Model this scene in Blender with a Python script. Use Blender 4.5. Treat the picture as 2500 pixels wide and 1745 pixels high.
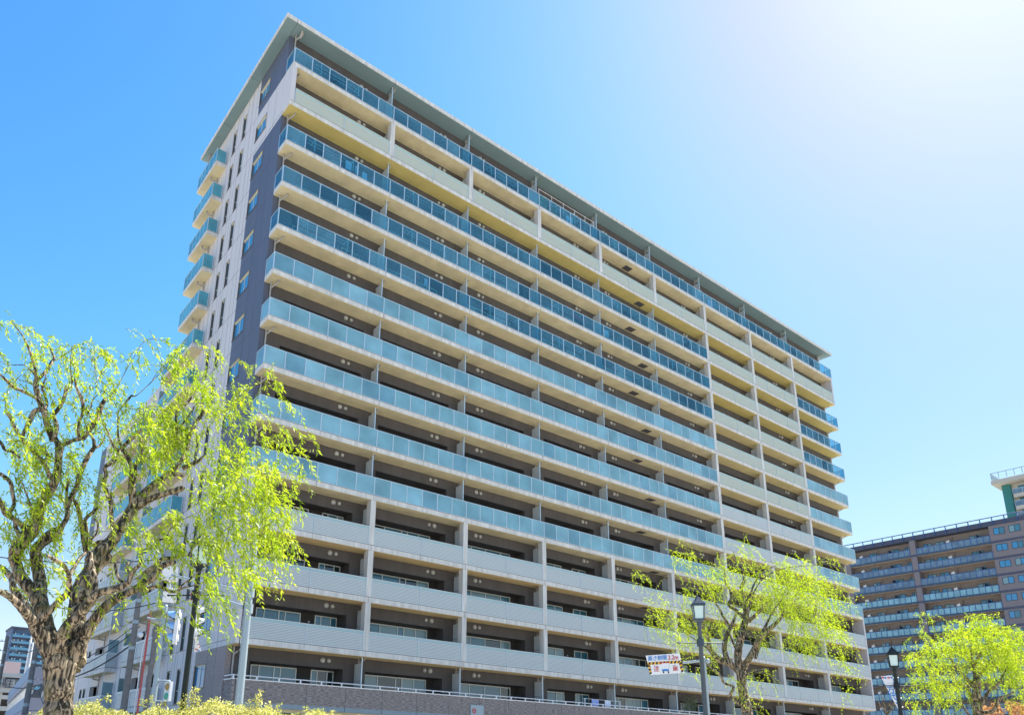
import bpy, math, random
import numpy as np
from mathutils import Vector, Matrix
R_ = math.radians
scene = bpy.context.scene
for o in list(bpy.data.objects): bpy.data.objects.remove(o)

# ------------------------------------------------------------------ camera
CAM = np.array([-13.8715, -35.4745, 1.5]); YAW, PITCH, ROLL = 0.6371, 0.28709, 0.02425
FPX = 1854.427; PPX, PPY = 1250 - 165.124, 872.5 + 415.0885       # in pixels of a 2500x1745 picture
cf = np.array([math.sin(YAW)*math.cos(PITCH), math.cos(YAW)*math.cos(PITCH), math.sin(PITCH)])
cr0 = np.array([math.cos(YAW), -math.sin(YAW), 0.0]); cu0 = np.cross(cr0, cf)
CR = math.cos(ROLL)*cr0 + math.sin(ROLL)*cu0; CU = -math.sin(ROLL)*cr0 + math.cos(ROLL)*cu0
cam = bpy.data.objects.new('camera', bpy.data.cameras.new('camera')); scene.collection.objects.link(cam)
m = Matrix.Identity(4)
for i in range(3):
    m[i][0] = CR[i]; m[i][1] = CU[i]; m[i][2] = -cf[i]; m[i][3] = CAM[i]
cam.matrix_world = m
cam.data.sensor_width = 36; cam.data.lens = FPX/2500*36
cam.data.shift_x = 165.124/2500; cam.data.shift_y = 415.0885/2500
cam.data.clip_end = 6000; cam.data.clip_start = 0.1
scene.camera = cam

# ------------------------------------------------------------------ sky, sun, exposure
SUN_AZ, SUN_EL = 84.0, 52.0
w = bpy.data.worlds.new('World'); scene.world = w; w.use_nodes = True
nt = w.node_tree; nt.nodes.clear()
sky = nt.nodes.new('ShaderNodeTexSky'); sky.sky_type = 'NISHITA'; sky.sun_disc = False
sky.sun_elevation = R_(SUN_EL); sky.sun_rotation = R_(SUN_AZ)
sky.air_density = 1.2; sky.dust_density = 0.4; sky.ozone_density = 3.0
bg = nt.nodes.new('ShaderNodeBackground'); bg.inputs[1].default_value = 0.10
wo = nt.nodes.new('ShaderNodeOutputWorld')
hs_ = nt.nodes.new('ShaderNodeHueSaturation'); hs_.inputs['Saturation'].default_value = 1.34
EXPO = 1.5; KS = bg.inputs[1].default_value*2**EXPO
def vmul(k):
    v_ = nt.nodes.new('ShaderNodeVectorMath'); v_.operation = 'SCALE'; v_.inputs['Scale'].default_value = k; return v_
v1, v2 = vmul(KS/4), vmul(4/KS); cv = nt.nodes.new('ShaderNodeRGBCurve')          # soft shoulder for the bright part of the sky
for ch_, pts_, e_ in ((0, ((.012, .014), (.03, .033), (.07, .076), (.13, .132), (.20, .180), (.28, .216), (.5, .27)), .32), (1, ((.10, .102), (.155, .157), (.20, .184), (.26, .201), (.34, .238), (.5, .28)), .33),
                      (2, ((.25, .25), (.34, .275), (.5, .30)), .36)):
    for (a_, b_) in pts_: cv.mapping.curves[ch_].points.new(a_, b_)
    cv.mapping.curves[ch_].points[-1].location = (1.0, e_)
cv.mapping.update()
nt.links.new(sky.outputs[0], hs_.inputs['Color']); nt.links.new(hs_.outputs[0], v1.inputs[0]); nt.links.new(v1.outputs[0], cv.inputs['Color']); nt.links.new(cv.outputs[0], v2.inputs[0]); nt.links.new(v2.outputs[0], bg.inputs[0]); nt.links.new(bg.outputs[0], wo.inputs[0])
sl = bpy.data.lights.new('sun', 'SUN'); sl.energy = 5.0; sl.angle = R_(0.5); sl.color = (1.0, 0.95, 0.86)
so = bpy.data.objects.new('sun', sl); scene.collection.objects.link(so)
sd = Vector((math.sin(R_(SUN_AZ))*math.cos(R_(SUN_EL)), math.cos(R_(SUN_AZ))*math.cos(R_(SUN_EL)), math.sin(R_(SUN_EL))))
so.rotation_euler = sd.to_track_quat('Z', 'Y').to_euler(); so.location = (40, -60, 80)
vs = scene.view_settings; scene.display_settings.display_device = 'sRGB'
vs.view_transform = 'Standard'; vs.look = 'None'; vs.exposure = EXPO; vs.gamma = 1
scene.cycles.max_bounces = 8; scene.cycles.transparent_max_bounces = 12
rng = np.random.default_rng(7); random.seed(7)

# ------------------------------------------------------------------ helpers
def ray(x, y):
    d = cf*FPX + CR*(x-PPX) - CU*(y-PPY); return d
def at(x, y, dist):                       # picture point (2500 px wide) -> point at a horizontal distance
    d = ray(x, y); return CAM + d*(dist/math.hypot(d[0], d[1]))
def aty(x, y, Y):
    d = ray(x, y); return CAM + d*((Y-CAM[1])/d[1])
def atx(x, y, X):
    d = ray(x, y); return CAM + d*((X-CAM[0])/d[0])
COL = scene.collection
MATS = {}
def mat(name, col, rough=0.7, metal=0.0, spec=0.5, noise=0.0, nscale=3.0, bump=0.0, bscale=40.0, streak=False, spread=None):
    m = bpy.data.materials.new(name); m.use_nodes = True; MATS[name] = m
    n = m.node_tree; b = n.nodes['Principled BSDF']
    b.inputs['Roughness'].default_value = rough; b.inputs['Metallic'].default_value = metal
    b.inputs['Specular IOR Level'].default_value = spec
    b.inputs['Base Color'].default_value = (*col, 1)
    tc = n.nodes.new('ShaderNodeTexCoord')
    if noise > 0:
        mp = n.nodes.new('ShaderNodeMapping'); n.links.new(tc.outputs['Object'], mp.inputs[0])
        if streak: mp.inputs['Scale'].default_value = (1, 1, 0.12)
        nz = n.nodes.new('ShaderNodeTexNoise'); nz.inputs['Scale'].default_value = nscale; nz.inputs['Detail'].default_value = 6
        nz.inputs['Roughness'].default_value = 0.65
        n.links.new(mp.outputs[0], nz.inputs['Vector'])
        rp = n.nodes.new('ShaderNodeValToRGB'); rp.color_ramp.elements[0].position = 0.3; rp.color_ramp.elements[1].position = 0.7
        c2 = spread or tuple(max(0, c*(1-noise)) for c in col)
        rp.color_ramp.elements[0].color = (*c2, 1); rp.color_ramp.elements[1].color = (*tuple(min(1, c*(1+noise*0.4)) for c in col), 1)
        n.links.new(nz.outputs[0], rp.inputs[0]); n.links.new(rp.outputs[0], b.inputs['Base Color'])
    if bump > 0:
        nb = n.nodes.new('ShaderNodeTexNoise'); nb.inputs['Scale'].default_value = bscale; nb.inputs['Detail'].default_value = 4
        n.links.new(tc.outputs['Object'], nb.inputs['Vector'])
        bp = n.nodes.new('ShaderNodeBump'); bp.inputs['Strength'].default_value = bump; bp.inputs['Distance'].default_value = 0.02
        n.links.new(nb.outputs[0], bp.inputs['Height']); n.links.new(bp.outputs[0], b.inputs['Normal'])
    return m
mat('fascia', (0.66, 0.635, 0.59), 0.8, noise=0.3, nscale=3.5, streak=True, bump=0.15)
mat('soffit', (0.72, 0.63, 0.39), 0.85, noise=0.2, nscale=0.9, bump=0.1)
mat('soffit_yellow', (0.60, 0.49, 0.17), 0.85, noise=0.12, nscale=0.9); mat('soffit_yellow_lit_mid', (0.66, 0.55, 0.27), 0.85, noise=0.12, nscale=0.9); mat('soffit_yellow_lit_low', (0.72, 0.54, 0.26), 0.85, noise=0.1, nscale=0.9); mat('grey_band', (0.26, 0.31, 0.34), 0.6, noise=.1)
mat('roof_soffit', (0.19, 0.28, 0.29), 0.7, noise=0.08, nscale=0.5)
mat('white_tile', (0.60, 0.57, 0.57), 0.6, noise=0.10, nscale=1.4, streak=True)
mat('navy_tile', (0.098, 0.110, 0.155), 0.55, noise=0.12, nscale=0.8, streak=True)
mat('brown_tile', (0.27, 0.228, 0.222), 0.6, noise=0.10, nscale=0.8)
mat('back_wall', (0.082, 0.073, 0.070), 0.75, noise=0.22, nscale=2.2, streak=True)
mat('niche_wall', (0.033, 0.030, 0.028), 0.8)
mat('joint', (0.10, 0.10, 0.12), 0.9)
mat('louver', (0.54, 0.58, 0.58), 0.4, metal=0.0)
mat('louver_shade', (0.20, 0.26, 0.29), 0.6); mat('louver_lit_warm', (0.52, 0.55, 0.46), 0.4); mat('louver_band', (0.33, 0.50, 0.55), 0.35)
mat('rail_metal', (0.52, 0.61, 0.66), 0.35, metal=0.3)
mat('rail_white', (0.85, 0.82, 0.80), 0.35)
mat('rail_blue', (0.035, 0.09, 0.24), 0.4)
mat('pipe', (0.33, 0.31, 0.29), 0.5)
mat('vent_metal', (0.42, 0.42, 0.39), 0.35, metal=0.2)
mat('panel_white', (0.46, 0.50, 0.52), 0.6, noise=0.05)
mat('frame_alu', (0.58, 0.62, 0.60), 0.4, metal=0.2)
mat('frame_bronze', (0.12, 0.10, 0.08), 0.4)
mat('frame_dark', (0.03, 0.05, 0.07), 0.4)
mat('curtain', (0.42, 0.55, 0.56), 0.8, noise=0.2, nscale=3)
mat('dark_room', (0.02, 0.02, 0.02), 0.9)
mat('cloth_white', (0.75, 0.78, 0.85), 0.9); mat('cloth_red', (0.5, 0.05, 0.06), 0.9); mat('cloth_blue', (0.35, 0.42, 0.75), 0.9)
mat('asphalt', (0.05, 0.05, 0.052), 0.9, noise=0.3, nscale=20, bump=0.3)
mat('paving', (0.48, 0.44, 0.38), 0.9, noise=0.2, nscale=4)
mat('marking', (0.75, 0.75, 0.73), 0.7); mat('earth', (0.42, 0.39, 0.33), 0.95, noise=0.3, nscale=2)
mat('lamp_black', (0.012, 0.02, 0.022), 0.6, spec=.25); mat('lamp_slate', (0.035, 0.055, 0.075), 0.4)
mat('lamp_glass', (0.55, 0.68, 0.64), 0.3)
mat('galvanised', (0.33, 0.40, 0.44), 0.45, metal=0.35, noise=0.15, nscale=30)
mat('signal_white', (0.72, 0.72, 0.72), 0.45, noise=0.1, nscale=10); mat('signal_blue', (0.25, 0.45, 0.75), 0.4); mat('black', (0.01, 0.01, 0.01), 0.5)
mat('lens_amber', (0.35, 0.22, 0.05), 0.2); mat('lens_green', (0.05, 0.35, 0.25), 0.2); mat('lens_red', (0.3, 0.03, 0.02), 0.2)
mat('concrete_pole', (0.20, 0.185, 0.175), 0.85, noise=0.25, nscale=6, bump=0.2)
mat('red_guard', (0.55, 0.10, 0.09), 0.5); mat('wire', (0.02, 0.025, 0.03), 0.6)
mat('sign_white', (0.78, 0.78, 0.78), 0.5, noise=0.06, nscale=5); mat('sign_blue', (0.02, 0.20, 0.55), 0.5); mat('sign_red', (0.50, 0.02, 0.03), 0.5)
mat('sign_yellow', (0.80, 0.42, 0.02), 0.5); mat('sign_pink', (0.8, 0.35, 0.45), 0.5)
mat('banner', (0.74, 0.72, 0.74), 0.8); mat('banner_blue', (0.55, 0.68, 0.80), 0.8)
mat('rb_wall', (0.19, 0.168, 0.178), 0.8, noise=0.08, nscale=1.0); mat('rb_back', (0.225, 0.195, 0.18), 0.85, noise=0.08, nscale=1)
mat('rb_band', (0.055, 0.065, 0.105), 0.7); mat('rb_soffit', (0.45, 0.36, 0.28), 0.85); mat('rb_slab', (0.045, 0.08, 0.125), 0.7)
mat('heater', (0.72, 0.70, 0.66), 0.6)
mat('green_wall', (0.03, 0.19, 0.18), 0.7); mat('cream', (0.46, 0.44, 0.38), 0.8)
mat('tower_wall', (0.07, 0.12, 0.22), 0.7); mat('tower_slab', (0.10, 0.28, 0.42), 0.6); mat('pink_wall', (0.50, 0.38, 0.38), 0.8)
mat('garage_white', (0.50, 0.50, 0.48), 0.8, noise=0.12, nscale=0.5, streak=True); mat('garage_blue', (0.09, 0.19, 0.34), 0.6); mat('garage_grey', (0.22, 0.24, 0.32), 0.8)
mat('pot', (0.35, 0.2, 0.12), 0.8); mat('car_grey', (0.3, 0.35, 0.4), 0.3, metal=0.5); mat('car_glass', (0.02, 0.03, 0.04), 0.1)

def ribbed(name, base, k, axis, w_, depth=0.02):
    """a tile wall: fine ribs as bump"""
    m = MATS[base].copy(); m.name = name; MATS[name] = m; n = m.node_tree; b = n.nodes['Principled BSDF']
    tc = [q for q in n.nodes if q.type == 'TEX_COORD'][0]
    wv = n.nodes.new('ShaderNodeTexWave'); wv.wave_type = 'BANDS'; wv.bands_direction = axis; wv.inputs['Scale'].default_value = k
    n.links.new(tc.outputs['Object'], wv.inputs['Vector'])
    bp = n.nodes.new('ShaderNodeBump'); bp.inputs['Strength'].default_value = w_; bp.inputs['Distance'].default_value = depth
    n.links.new(wv.outputs[0], bp.inputs['Height']); n.links.new(bp.outputs[0], b.inputs['Normal'])
ribbed('white_ribbed', 'white_tile', 3.4, 'Z', 0.35); ribbed('brown_ribbed', 'brown_tile', 3.4, 'Z', 0.45)

def stone_mat():
    m = mat('split_stone', (0.20, 0.17, 0.17), 0.85); n = m.node_tree; b = n.nodes['Principled BSDF']
    tc = [q for q in n.nodes if q.type == 'TEX_COORD'][0]
    mp = n.nodes.new('ShaderNodeMapping'); mp.inputs['Scale'].default_value = (3, 3, 26); n.links.new(tc.outputs['Object'], mp.inputs[0])
    v = n.nodes.new('ShaderNodeTexNoise'); v.inputs['Scale'].default_value = 1.4; v.inputs['Detail'].default_value = 5; n.links.new(mp.outputs[0], v.inputs['Vector'])
    rp = n.nodes.new('ShaderNodeValToRGB'); rp.color_ramp.elements[0].position = .32; rp.color_ramp.elements[1].position = .68
    rp.color_ramp.elements[0].color = (.11, .09, .085, 1); rp.color_ramp.elements[1].color = (.44, .37, .34, 1)
    n.links.new(v.outputs[0], rp.inputs[0]); n.links.new(rp.outputs[0], b.inputs['Base Color'])
    bp = n.nodes.new('ShaderNodeBump'); bp.inputs['Strength'].default_value = .8; bp.inputs['Distance'].default_value = .05
    n.links.new(v.outputs[0], bp.inputs['Height']); n.links.new(bp.outputs[0], b.inputs['Normal'])
stone_mat()

def glass(name, diff, tint, mix_t, rough=0.03, spec=0.5):
    """tinted pane: part diffuse film, part see-through, glossy on top"""
    m = bpy.data.materials.new(name); m.use_nodes = True; MATS[name] = m; n = m.node_tree
    b = n.nodes['Principled BSDF']; b.inputs['Base Color'].default_value = (*diff, 1); b.inputs['Roughness'].default_value = rough
    b.inputs['Specular IOR Level'].default_value = spec
    tc = n.nodes.new('ShaderNodeTexCoord'); nz = n.nodes.new('ShaderNodeTexNoise'); nz.inputs['Scale'].default_value = .55; nz.inputs['Detail'].default_value = 3; n.links.new(tc.outputs['Object'], nz.inputs['Vector'])
    rp = n.nodes.new('ShaderNodeValToRGB'); rp.color_ramp.elements[0].position = .3; rp.color_ramp.elements[1].position = .72
    rp.color_ramp.elements[0].color = (*(c*.78 for c in diff), 1); rp.color_ramp.elements[1].color = (*(min(1, c*1.3) for c in diff), 1)
    n.links.new(nz.outputs[0], rp.inputs[0]); n.links.new(rp.outputs[0], b.inputs['Base Color'])
    t = n.nodes.new('ShaderNodeBsdfTransparent'); t.inputs[0].default_value = (*tint, 1)
    mx = n.nodes.new('ShaderNodeMixShader'); mx.inputs[0].default_value = mix_t
    out = [q for q in n.nodes if q.type == 'OUTPUT_MATERIAL'][0]
    n.links.new(b.outputs[0], mx.inputs[1]); n.links.new(t.outputs[0], mx.inputs[2]); n.links.new(mx.outputs[0], out.inputs[0])
glass('glass_frost', (0.19, 0.38, 0.45), (0.5, 0.85, 0.9), 0.12, 0.25, 0.7)
glass('glass_clear', (0.13, 0.33, 0.46), (0.55, 0.85, 0.95), 0.74, 0.03, 0.8)
glass('glass_frost_pale', (0.22, 0.42, 0.50), (0.5, 0.85, 0.9), 0.10, 0.2, 0.8)
glass('glass_frost_deep', (0.16, 0.34, 0.43), (0.5, 0.85, 0.9), 0.18, 0.3, 0.7)
glass('glass_clear_pale', (0.17, 0.38, 0.50), (0.55, 0.85, 0.95), 0.66, 0.03, 0.8)
glass('glass_clear_deep', (0.10, 0.28, 0.42), (0.55, 0.85, 0.95), 0.80, 0.03, 0.8)
glass('glass_side', (0.10, 0.38, 0.48), (0.5, 0.8, 0.85), 0.25, 0.15, 0.7)
glass('screen_glass', (0.24, 0.36, 0.38), (.7, .85, .87), .25, .25)
glass('glass_grey', (0.20, 0.30, 0.40), (0.55, 0.7, 0.8), 0.4, 0.08)
mat('pane_dark', (0.015, 0.03, 0.035), 0.03, spec=1.0); mat('pane_teal', (0.035, 0.15, 0.21), 0.04, spec=1.0)
mat('pane_pale', (0.16, 0.27, 0.30), 0.12, spec=0.9); mat('pane_sky', (0.03, 0.21, 0.40), 0.03, spec=1.0)  # pane_sky: the blue sky's reflection is painted into its base colour

class MB:
    """collects boxes, bars and tubes in world coordinates; build() links them as ONE mesh object"""
    def __init__(s): s.v = []; s.f = []; s.mi = []; s.sm = []
    def _add(s, vs, fs, mi, sm=False):
        o = len(s.v); s.v += [tuple(map(float, p)) for p in vs]
        for f in fs: s.f.append(tuple(i+o for i in f)); s.mi.append(mi); s.sm.append(sm)
    def box(s, x0, x1, y0, y1, z0, z1, mi=0):
        s._add([(x0, y0, z0), (x1, y0, z0), (x1, y1, z0), (x0, y1, z0), (x0, y0, z1), (x1, y0, z1), (x1, y1, z1), (x0, y1, z1)],
               [(0, 3, 2, 1), (4, 5, 6, 7), (0, 1, 5, 4), (1, 2, 6, 5), (2, 3, 7, 6), (3, 0, 4, 7)], mi); return s
    def obox(s, c, ux, uy, uz, hx, hy, hz, mi=0):
        c, ux, uy, uz = map(np.array, (c, ux, uy, uz)); P = []
        for a, b, d in ((-1,-1,-1),(1,-1,-1),(1,1,-1),(-1,1,-1),(-1,-1,1),(1,-1,1),(1,1,1),(-1,1,1)): P.append(c+ux*hx*a+uy*hy*b+uz*hz*d)
        s._add(P, [(0, 3, 2, 1), (4, 5, 6, 7), (0, 1, 5, 4), (1, 2, 6, 5), (2, 3, 7, 6), (3, 0, 4, 7)], mi); return s
    def tube(s, pts, rad, n=8, mi=0, cap=True):
        pts = [np.array(p, float) for p in pts]
        if not hasattr(rad, '__len__'): rad = [rad]*len(pts)
        rings = []; u = None
        for i, p in enumerate(pts):
            t = pts[min(i+1, len(pts)-1)] - pts[max(i-1, 0)]; t = t/(np.linalg.norm(t)+1e-9)
            if u is None:
                a = np.array([0, 0, 1.]) if abs(t[2]) < .9 else np.array([1., 0, 0]); u = np.cross(t, a)
            u = u - t*np.dot(u, t); u /= np.linalg.norm(u)+1e-9; v = np.cross(t, u)
            rings.append([p+rad[i]*(math.cos(2*math.pi*k/n)*u+math.sin(2*math.pi*k/n)*v) for k in range(n)])
        V = [q for r in rings for q in r]; F = []
        for i in range(len(pts)-1):
            for k in range(n): F.append((i*n+k, i*n+(k+1) % n, (i+1)*n+(k+1) % n, (i+1)*n+k))
        s._add(V, F, mi, True)
        if cap: s._add(rings[0], [tuple(range(n-1, -1, -1))], mi); s._add(rings[-1], [tuple(range(n))], mi)
        return s
    def sphere(s, c, r, n=10, mi=0, sc=(1, 1, 1)):
        V = []; F = []; m_ = n//2
        for i in range(m_+1):
            th = math.pi*i/m_
            for k in range(n): V.append((c[0]+r*sc[0]*math.sin(th)*math.cos(2*math.pi*k/n), c[1]+r*sc[1]*math.sin(th)*math.sin(2*math.pi*k/n), c[2]+r*sc[2]*math.cos(th)))
        for i in range(m_):
            for k in range(n): F.append((i*n+k, (i+1)*n+k, (i+1)*n+(k+1) % n, i*n+(k+1) % n))
        s._add(V, F, mi, True); return s
    def quad(s, a, b, c, d, mi=0): s._add([a, b, c, d], [(0, 1, 2, 3)], mi); return s
    def empty(s): return not s.f
    def build(s, name, mats, parent=None, loc=None):
        me = bpy.data.meshes.new(name); 
        if parent is not None:
            L = Vector((0, 0, 0)); p = parent
            while p is not None: L += p.location; p = p.parent
        elif loc is not None: L = Vector(loc)
        else: L = Vector((0, 0, 0))
        me.from_pydata([(a-L.x, b-L.y, c-L.z) for a, b, c in s.v], [], s.f)
        if isinstance(mats, str): mats = [mats]
        for k in mats: me.materials.append(MATS[k])
        me.polygons.foreach_set('material_index', s.mi); me.polygons.foreach_set('use_smooth', s.sm); me.update()
        o = bpy.data.objects.new(name, me); COL.objects.link(o)
        if parent is not None: o.parent = parent
        elif loc is not None: o.location = loc
        return o
def thing(name, label, cat, loc=(0, 0, 0), group=None):
    o = bpy.data.objects.new(name, None); COL.objects.link(o); o.location = loc; o['label'] = label; o['category'] = cat
    o.empty_display_size = 0.3
    if group: o['group'] = group
    return o
def tag(o, label, cat, group=None):
    o['label'] = label; o['category'] = cat
    if group: o['group'] = group
    return o
def structure(name, mb, mats):
    o = mb.build(name, mats); o['kind'] = 'structure'; return o

# ------------------------------------------------------------------ ground, road
b = MB(); b.box(-3000, 3000, -3000, 3000, -0.5, 0.0); structure('ground', b, 'earth')
b = MB(); b.box(-300, 400, -15.5, -5.0, -0.4, 0.004); structure('road', b, 'asphalt')
b = MB()
for k in range(-20, 40): b.box(k*6, k*6+3, -10.3, -10.18, -.1, 0.009)
b.box(-300, 400, -15.2, -15.08, -.1, .009); b.box(-300, 400, -5.45, -5.33, -.1, .009)
for k in range(7): b.box(-13-k*.9, -12.55-k*.9, -15, -5.6, -.1, .008)
structure('road_marking', b, 'marking')
b = MB(); b.box(-300, 400, -60, -15.5, -0.4, 0.13); b.box(-300, 400, -5.0, -0.02, -0.4, 0.13); b.box(-30, -0.02, 0.0, 120, -.4, .127)
structure('pavement', b, 'paving')

# ------------------------------------------------------------------ the big apartment building
FH = 2.95; Z0 = 2.23
def FZ(n): return n*FH - Z0
XI = [0.0, 7.33, 14.04, 20.75, 27.62, 34.51, 41.75, 49.14, 56.75, 65.05]
DW, T, ROOF = 1.10, 0.30, 45.37
bld = thing('apartment_building', 'long fifteen storey apartment block with glass and louvred balconies filling the picture', 'building', (0, 0, 0))
XE = XI[9]
# walls
NICHE = [(1.28, 6.62), (8.0, 13.3), (14.65, 19.98), (21.9, 26.87), (28.3, 33.8), (35.9, 40.96), (43.0, 48.3), (50.1, 55.95), (57.6, 63.8)]
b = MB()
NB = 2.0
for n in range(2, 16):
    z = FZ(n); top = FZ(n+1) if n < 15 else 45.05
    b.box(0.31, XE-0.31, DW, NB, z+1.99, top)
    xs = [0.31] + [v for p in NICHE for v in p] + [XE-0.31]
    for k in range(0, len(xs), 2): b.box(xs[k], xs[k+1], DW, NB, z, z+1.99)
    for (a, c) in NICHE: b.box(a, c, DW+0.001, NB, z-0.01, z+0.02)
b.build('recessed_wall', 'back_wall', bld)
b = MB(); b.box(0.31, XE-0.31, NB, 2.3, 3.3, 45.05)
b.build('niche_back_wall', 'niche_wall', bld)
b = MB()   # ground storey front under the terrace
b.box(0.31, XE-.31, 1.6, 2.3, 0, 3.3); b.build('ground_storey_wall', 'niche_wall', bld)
# end face (x=0): white, navy and brown tile areas with thin joints
def end_wall(x0, x1, name_suffix=''):
    pass
JX = -0.003
b = MB()
def area(y0, y1, z0, z1, mi): b.box(0.0, 0.3, y0, y1, z0, z1, mi)
for (y0, y1, z0, z1, mi) in [(DW, 5.4, FZ(15)-.02, 45.05, 1), (DW, 5.4, FZ(14)-T, FZ(15)-.02, 0), (DW, 5.4, FZ(6)-T, FZ(14)-T, 1),
                             (DW, 5.4, FZ(3)-T, FZ(6)-T, 2), (DW, 5.4, 0, FZ(3)-T, 3), (5.4, 15.2, 0, FZ(6)-T, 2), (5.4, 15.2, FZ(6)-T, 45.05, 0),
                             (15.2, 36.4, 0, 28.1, 0), (36.4, 38.4, 0, 28.1, 1)]:
    # leave the window openings by splitting the strip around them
    holes = []
    for n in range(2, 16):
        z = FZ(n)
        H = [(3.72, 5.38, z+.75 if n > 2 else z+.75, z+1.93), (7.62, 8.15, z+.03, z+1.93), (9.42, 9.92, z+.03, z+1.93), (12.3, 14.05, z+.05, z+1.98)]
        if n < 10: H += [(15.55, 17.35, z+.05, z+1.98), (22.6, 24.4, z+.05, z+1.98), (26.4, 28.7, z+.05, z+1.98), (30.1, 30.8, z+.95, z+1.95), (31.3, 32.0, z+.95, z+1.95)]
        holes += H
    ys = sorted({y0, y1} | {v for h in holes for v in h[:2] if y0 < v < y1})
    for a, c in zip(ys, ys[1:]):
        mid = (a+c)/2; hs = sorted([(max(h[2], z0), min(h[3], z1)) for h in holes if h[0] < mid < h[1] and h[3] > z0 and h[2] < z1])
        zz = z0
        for h in hs:
            if h[0] > zz: b.box(0, .3, a, c, zz, h[0], mi)
            zz = h[1]
        if zz < z1: b.box(0, .3, a, c, zz, z1, mi)
# joints
for n in range(1, 16):
    z = FZ(n)-.02 if n > 1 else 0.7
    b.box(JX, 0.01, DW+.002, 15.2, z-.012, z+.012, 4)
    if n < 10: b.box(JX, 0.01, 15.2, 38.4, z-.012, z+.012, 4)
for y in (2.4, 6.55, 8.75, 10.7): b.box(JX-.001, .01, y-.01, y+.01, 0.1, 45.04, 4)
for n in range(2, 16):
    for y in (3.55, 5.9, 7.4, 8.35, 9.2, 10.1, 11.6):
        z = FZ(n); b.box(JX-.002, .01, y-.008, y+.008, (z if n % 2 else z+.0)+.02, z+FH-.05 if n < 15 else 45.0, 4)
for n in range(2, 10):
    for y in (14.9, 18.9, 21.3, 25.3, 29.4, 33.2, 34.8): b.box(JX-.002, .01, y-.008, y+.008, FZ(n)+.02, FZ(n)+FH-.05, 4)
b.build('end_wall', ['white_tile', 'navy_tile', 'white_ribbed', 'brown_ribbed', 'joint'], bld)
# far end, rear and roof-side shell of the main slab and the rear wing
b = MB(); b.box(XE-.3, XE, DW, 15.2, 0, 45.05); b.box(.3, XE-.3, 15.0, 15.2, 28.1, 45.05); b.box(14, XE-.3, 15.0, 15.2, 0, 28.1)
b.box(.3, 14, 38.1, 38.4, 0, 28.1); b.box(13.7, 14, 15.2, 38.1, 0, 28.1); b.box(0.3, 13.7, 15.2, 38.1, 27.4, 27.8)
b.build('rear_wall', 'white_tile', bld)
# interior: dark floors so that rooms read dark
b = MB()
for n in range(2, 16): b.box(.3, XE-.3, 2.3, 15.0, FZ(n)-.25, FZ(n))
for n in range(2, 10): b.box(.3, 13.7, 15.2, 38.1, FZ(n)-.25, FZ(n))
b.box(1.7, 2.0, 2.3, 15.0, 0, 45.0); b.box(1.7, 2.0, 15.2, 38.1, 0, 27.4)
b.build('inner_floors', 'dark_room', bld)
# roof
b = MB(); b.box(-.72, XE+.73, -0.02, 15.24, 45.07, ROOF, 0); b.box(-.68, XE+.69, .02, 15.2, 45.05, 45.068, 1)
for x in XI[1:9]+[.0]: b.box(x-.012, x+.012, -0.024, 15.1, 45.045, ROOF-.02, 2)
for y in (5.6, 10.6): b.box(-.7, 0, y-.012, y+.012, 45.045, 45.049, 2)
for x, y in ((.5, .35), (-.35, 14.2)): b.tube([(x, y, 45.06), (x, y, 44.95), (x+.0, y+.25, 44.72)], .07, 8, 3)
roof = b.build('roof', ['fascia', 'roof_soffit', 'joint', 'pipe'], bld)

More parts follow.
